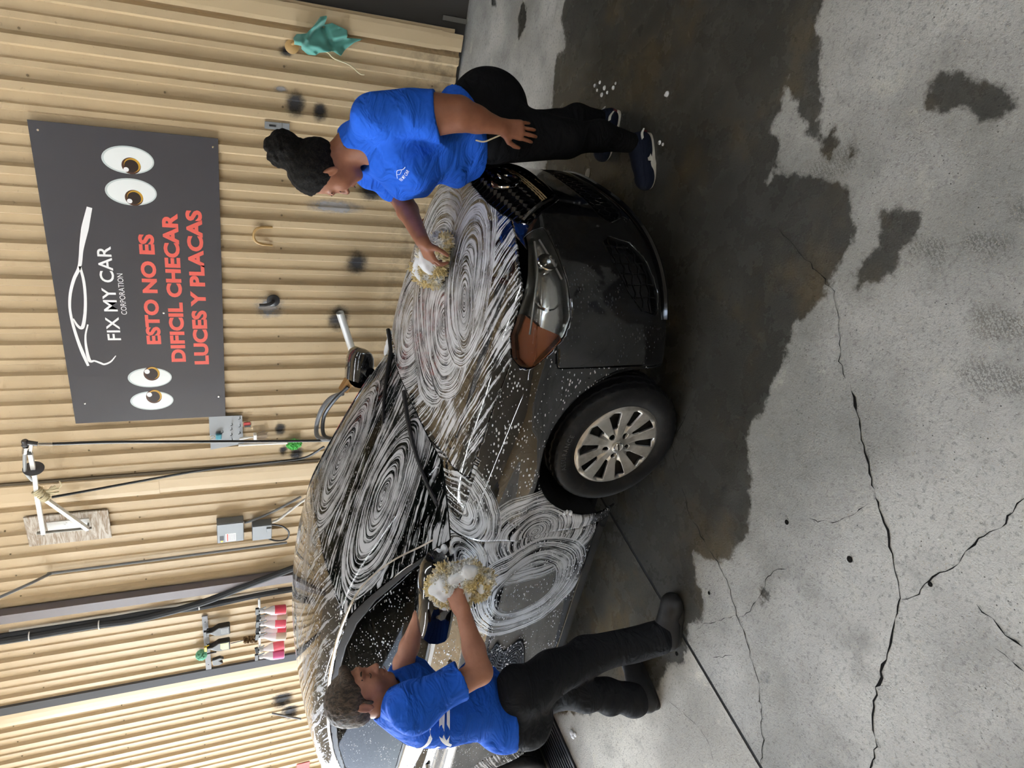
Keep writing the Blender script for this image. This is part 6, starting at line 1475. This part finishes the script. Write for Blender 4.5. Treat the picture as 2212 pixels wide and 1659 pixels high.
put('hair', hair.mesh(.0045, warp=lambda X_, Y_, Z_: (.002 * np.sin(170 * X_ + 3 * np.sin(50 * Z_)) * np.sin(150 * Y_ + 3 * np.sin(45 * Z_))).astype(np.float32)), HAIRM, ma)
brows(ma, HP, mat('brow_dark', srgb(52, 42, 34), .7))
MB().tube(catmull([HP(.109, -.02, -.064) - np.array(ma.location), HP(.111, 0, -.065) - np.array(ma.location), HP(.109, .02, -.064) - np.array(ma.location)], 4), .0022, 5).build('mouth_line', mat('lip_brown', srgb(120, 70, 60), .5), ma)
BOOT = mat('boot_leather', (.022, .022, .024), .45); SOLEB = mat('boot_sole', (.02, .02, .02), .7)
for (hx, tx) in ((hlN, toN), (hlF, toF)):
    so_, P, d, l = shoe('boot', ma, hx, tx, .13, .105, BOOT, SOLEB, sole=.034); off = -np.array(ma.location); mb = MB()
    for k in range(4): mb.tube([P(.34 + .055 * k, -.03, .125 - .016 * k) + off, P(.37 + .055 * k, 0, .134 - .016 * k) + off, P(.34 + .055 * k, .03, .125 - .016 * k) + off], .004, 5)
    mb.build('laces', M_RUB, so_)
BC = px(945, 1595, 1.6); V, F = text_mesh('FIX MY CAR', .085, .002, 0, 1.05); V2, F2 = text_mesh('25', .10, .003, 0, 1.0)
Rr = -nrm(Lm) * 1.0; kk = .16
items = [(V + [.05, -.02, 0], F), (V2 + [.06, -.16, 0], F2)] + [strip2([(-.20, .06), (-.1, .11), (0, .135), (.1, .10), (.2, .07)], .006), strip2([(-.1, .095), (0, .075), (.09, .09)], .005)]
decal('back_print', ma, che - Fm * .05 + up_t * .02, np.cross(up_t, -Fm), up_t, -Fm, items, LOGO, MSH)
q = px(880, 1478, 1.62); decal('chest_print', ma, q, nrm(px(905, 1474, 1.62) * -1 + px(885, 1500, 1.6)) * -1, up_t, nrm(Fm + Rm_ * .6), [text_mesh('MY', .035, .001)], LOGO, MSH)

# ------------------------------------------------------------------ wash mitts
def mitt(name, C, R, rad, label, seed, fs, n=3200, tl=.014):
    e = empty(name, C); tag(e, label, 'wash mitt'); rg = np.random.default_rng(seed)
    B = Blob(); B.ell((0, 0, 0), rad, R, .02)
    for k in range(22):
        v = rg.normal(size=3); v /= np.linalg.norm(v); B.ell(R @ (v * rad * rg.uniform(.7, 1.05)), rg.uniform(.022, .042, 3), None, .012)
    core = B.mesh(.007, smooth=1); wool = mat('mitt_wool', srgb(214, 196, 150), .95); t = NT(wool); P = t.coord('Object'); nz = t.noise(P, 11, 3, .6)
    c = t.mix(t.step(nz, .40, .60), srgb(226, 206, 152), srgb(238, 238, 236)); t.set(Base_Color=c); t.bump(t.noise(P, 60, 3, .7), .8, .02)
    mesh('core', core[0], core[1], wool, e, smooth=True)
    V = core[0]; idx = rg.choice(len(V), n); ctr = V.mean(0); mb_v = []; mb_f = []
    for i in idx:
        p = V[i]; d = nrm(p / (rad ** 2 + 1e-4) @ np.eye(3)) ; d = nrm((R @ ((R.T @ p) / rad ** 2))); d = nrm(d + rg.normal(0, .6, 3)); u = nrm(np.cross(d, rg.normal(size=3))); w_ = np.cross(d, u); r = tl * rg.uniform(.28, .46); L = tl * rg.uniform(.7, 1.3); o = len(mb_v)
        bend = rg.normal(0, .3, 3) * L
        for q, s_ in ((p - d * .004, 1.), (p + d * L * .55 + bend * .3, .9), (p + d * L + bend, .45)):
            for a in range(4): mb_v.append(q + (math.cos(a * 1.571) * u + math.sin(a * 1.571) * w_) * r * s_)
        for j in range(2):
            for a in range(4): mb_f.append((o + 4 * j + a, o + 4 * j + (a + 1) % 4, o + 4 * j + 4 + (a + 1) % 4, o + 4 * j + 4 + a))
        mb_f.append((o + 8, o + 9, o + 10, o + 11))
    ob = mesh('wool_tufts', np.array(mb_v), np.array(mb_f), wool, e); ob['kind'] = 'stuff'
    B = Blob()
    for k in range(16):
        v = rg.normal(size=3) * [.7, 1, .7]; v[1] = fs * (abs(v[1]) + .5); v /= np.linalg.norm(v); B.ell(R @ (v * rad * .98), rg.uniform(.020, .040, 3), None, .02)
    f = B.mesh(.006, warp=lambda X_, Y_, Z_: (.003 * np.sin(110 * X_) * np.sin(120 * Z_ + 40 * Y_)).astype(np.float32)); mesh('foam', f[0], f[1], fm, e, smooth=True)['kind'] = 'stuff'
    return e
c = px(988, 1262, 1.815); mitt('wash_mitt', c, frame(nrm((-.1, -1, .25)), (.7, 0, -.7))[:, [0, 2, 1]], V3(.125, .045, .105), 'cream shaggy wash mitt on the door mirror in the man\'s hand', 3, 1)
c = pz(932, 562, .955) ; mitt('wash_mitt', c, frame(nrm((.15, -.1, 1)), (-.9, .3, 0))[:, [0, 2, 1]], V3(.135, .04, .10), 'yellow cream wash mitt on the hood under the woman\'s hand', 8, 1)
# clots of suds lying on the car
def clot(pts, r, label):
    B = Blob(); o = np.array(pts[0], float)
    for p in pts: B.ell(np.array(p) - o, np.array([r, r, r * .7]) * random.uniform(.7, 1.2), None, r * .6)
    V, Q = B.mesh(max(.003, r * .16), warp=lambda X_, Y_, Z_: (r * .09 * np.sin(3.0 / r * X_ + 1) * np.sin(3.3 / r * Z_ + 2 / r * Y_)).astype(np.float32)); ob = mesh('soap_suds', V, Q, fm, None, smooth=True); ob.location = o; tag(ob, label, 'suds', kind='stuff')
clot([px(936, 1200, 2.03), px(945, 1192, 2.03), px(960, 1186, 2.04), px(975, 1188, 2.04), px(950, 1210, 2.0)], .022, 'white clot of suds at the foot of the door mirror')
clot([px(1225, 1105, 2.012), px(1232, 1108, 2.012), px(1219, 1108, 2.012)], .012, 'dab of suds on the edge of the front wheel arch')
clot([CAR_O + V3(x_, y_, float(top_z(np.array([x_]), np.array([y_]))[0]) + .004) for x_, y_ in ((-.30, .70), (-.34, .72), (-.38, .73), (-.42, .735), (-.27, .68))], .024, 'clot of suds at the far corner of the windscreen')
clot([px(945, 535, 3.12), px(955, 540, 3.1), px(962, 545, 3.09), px(955, 525, 3.12)], .022, 'foam heaped on the hood beside the mitt')
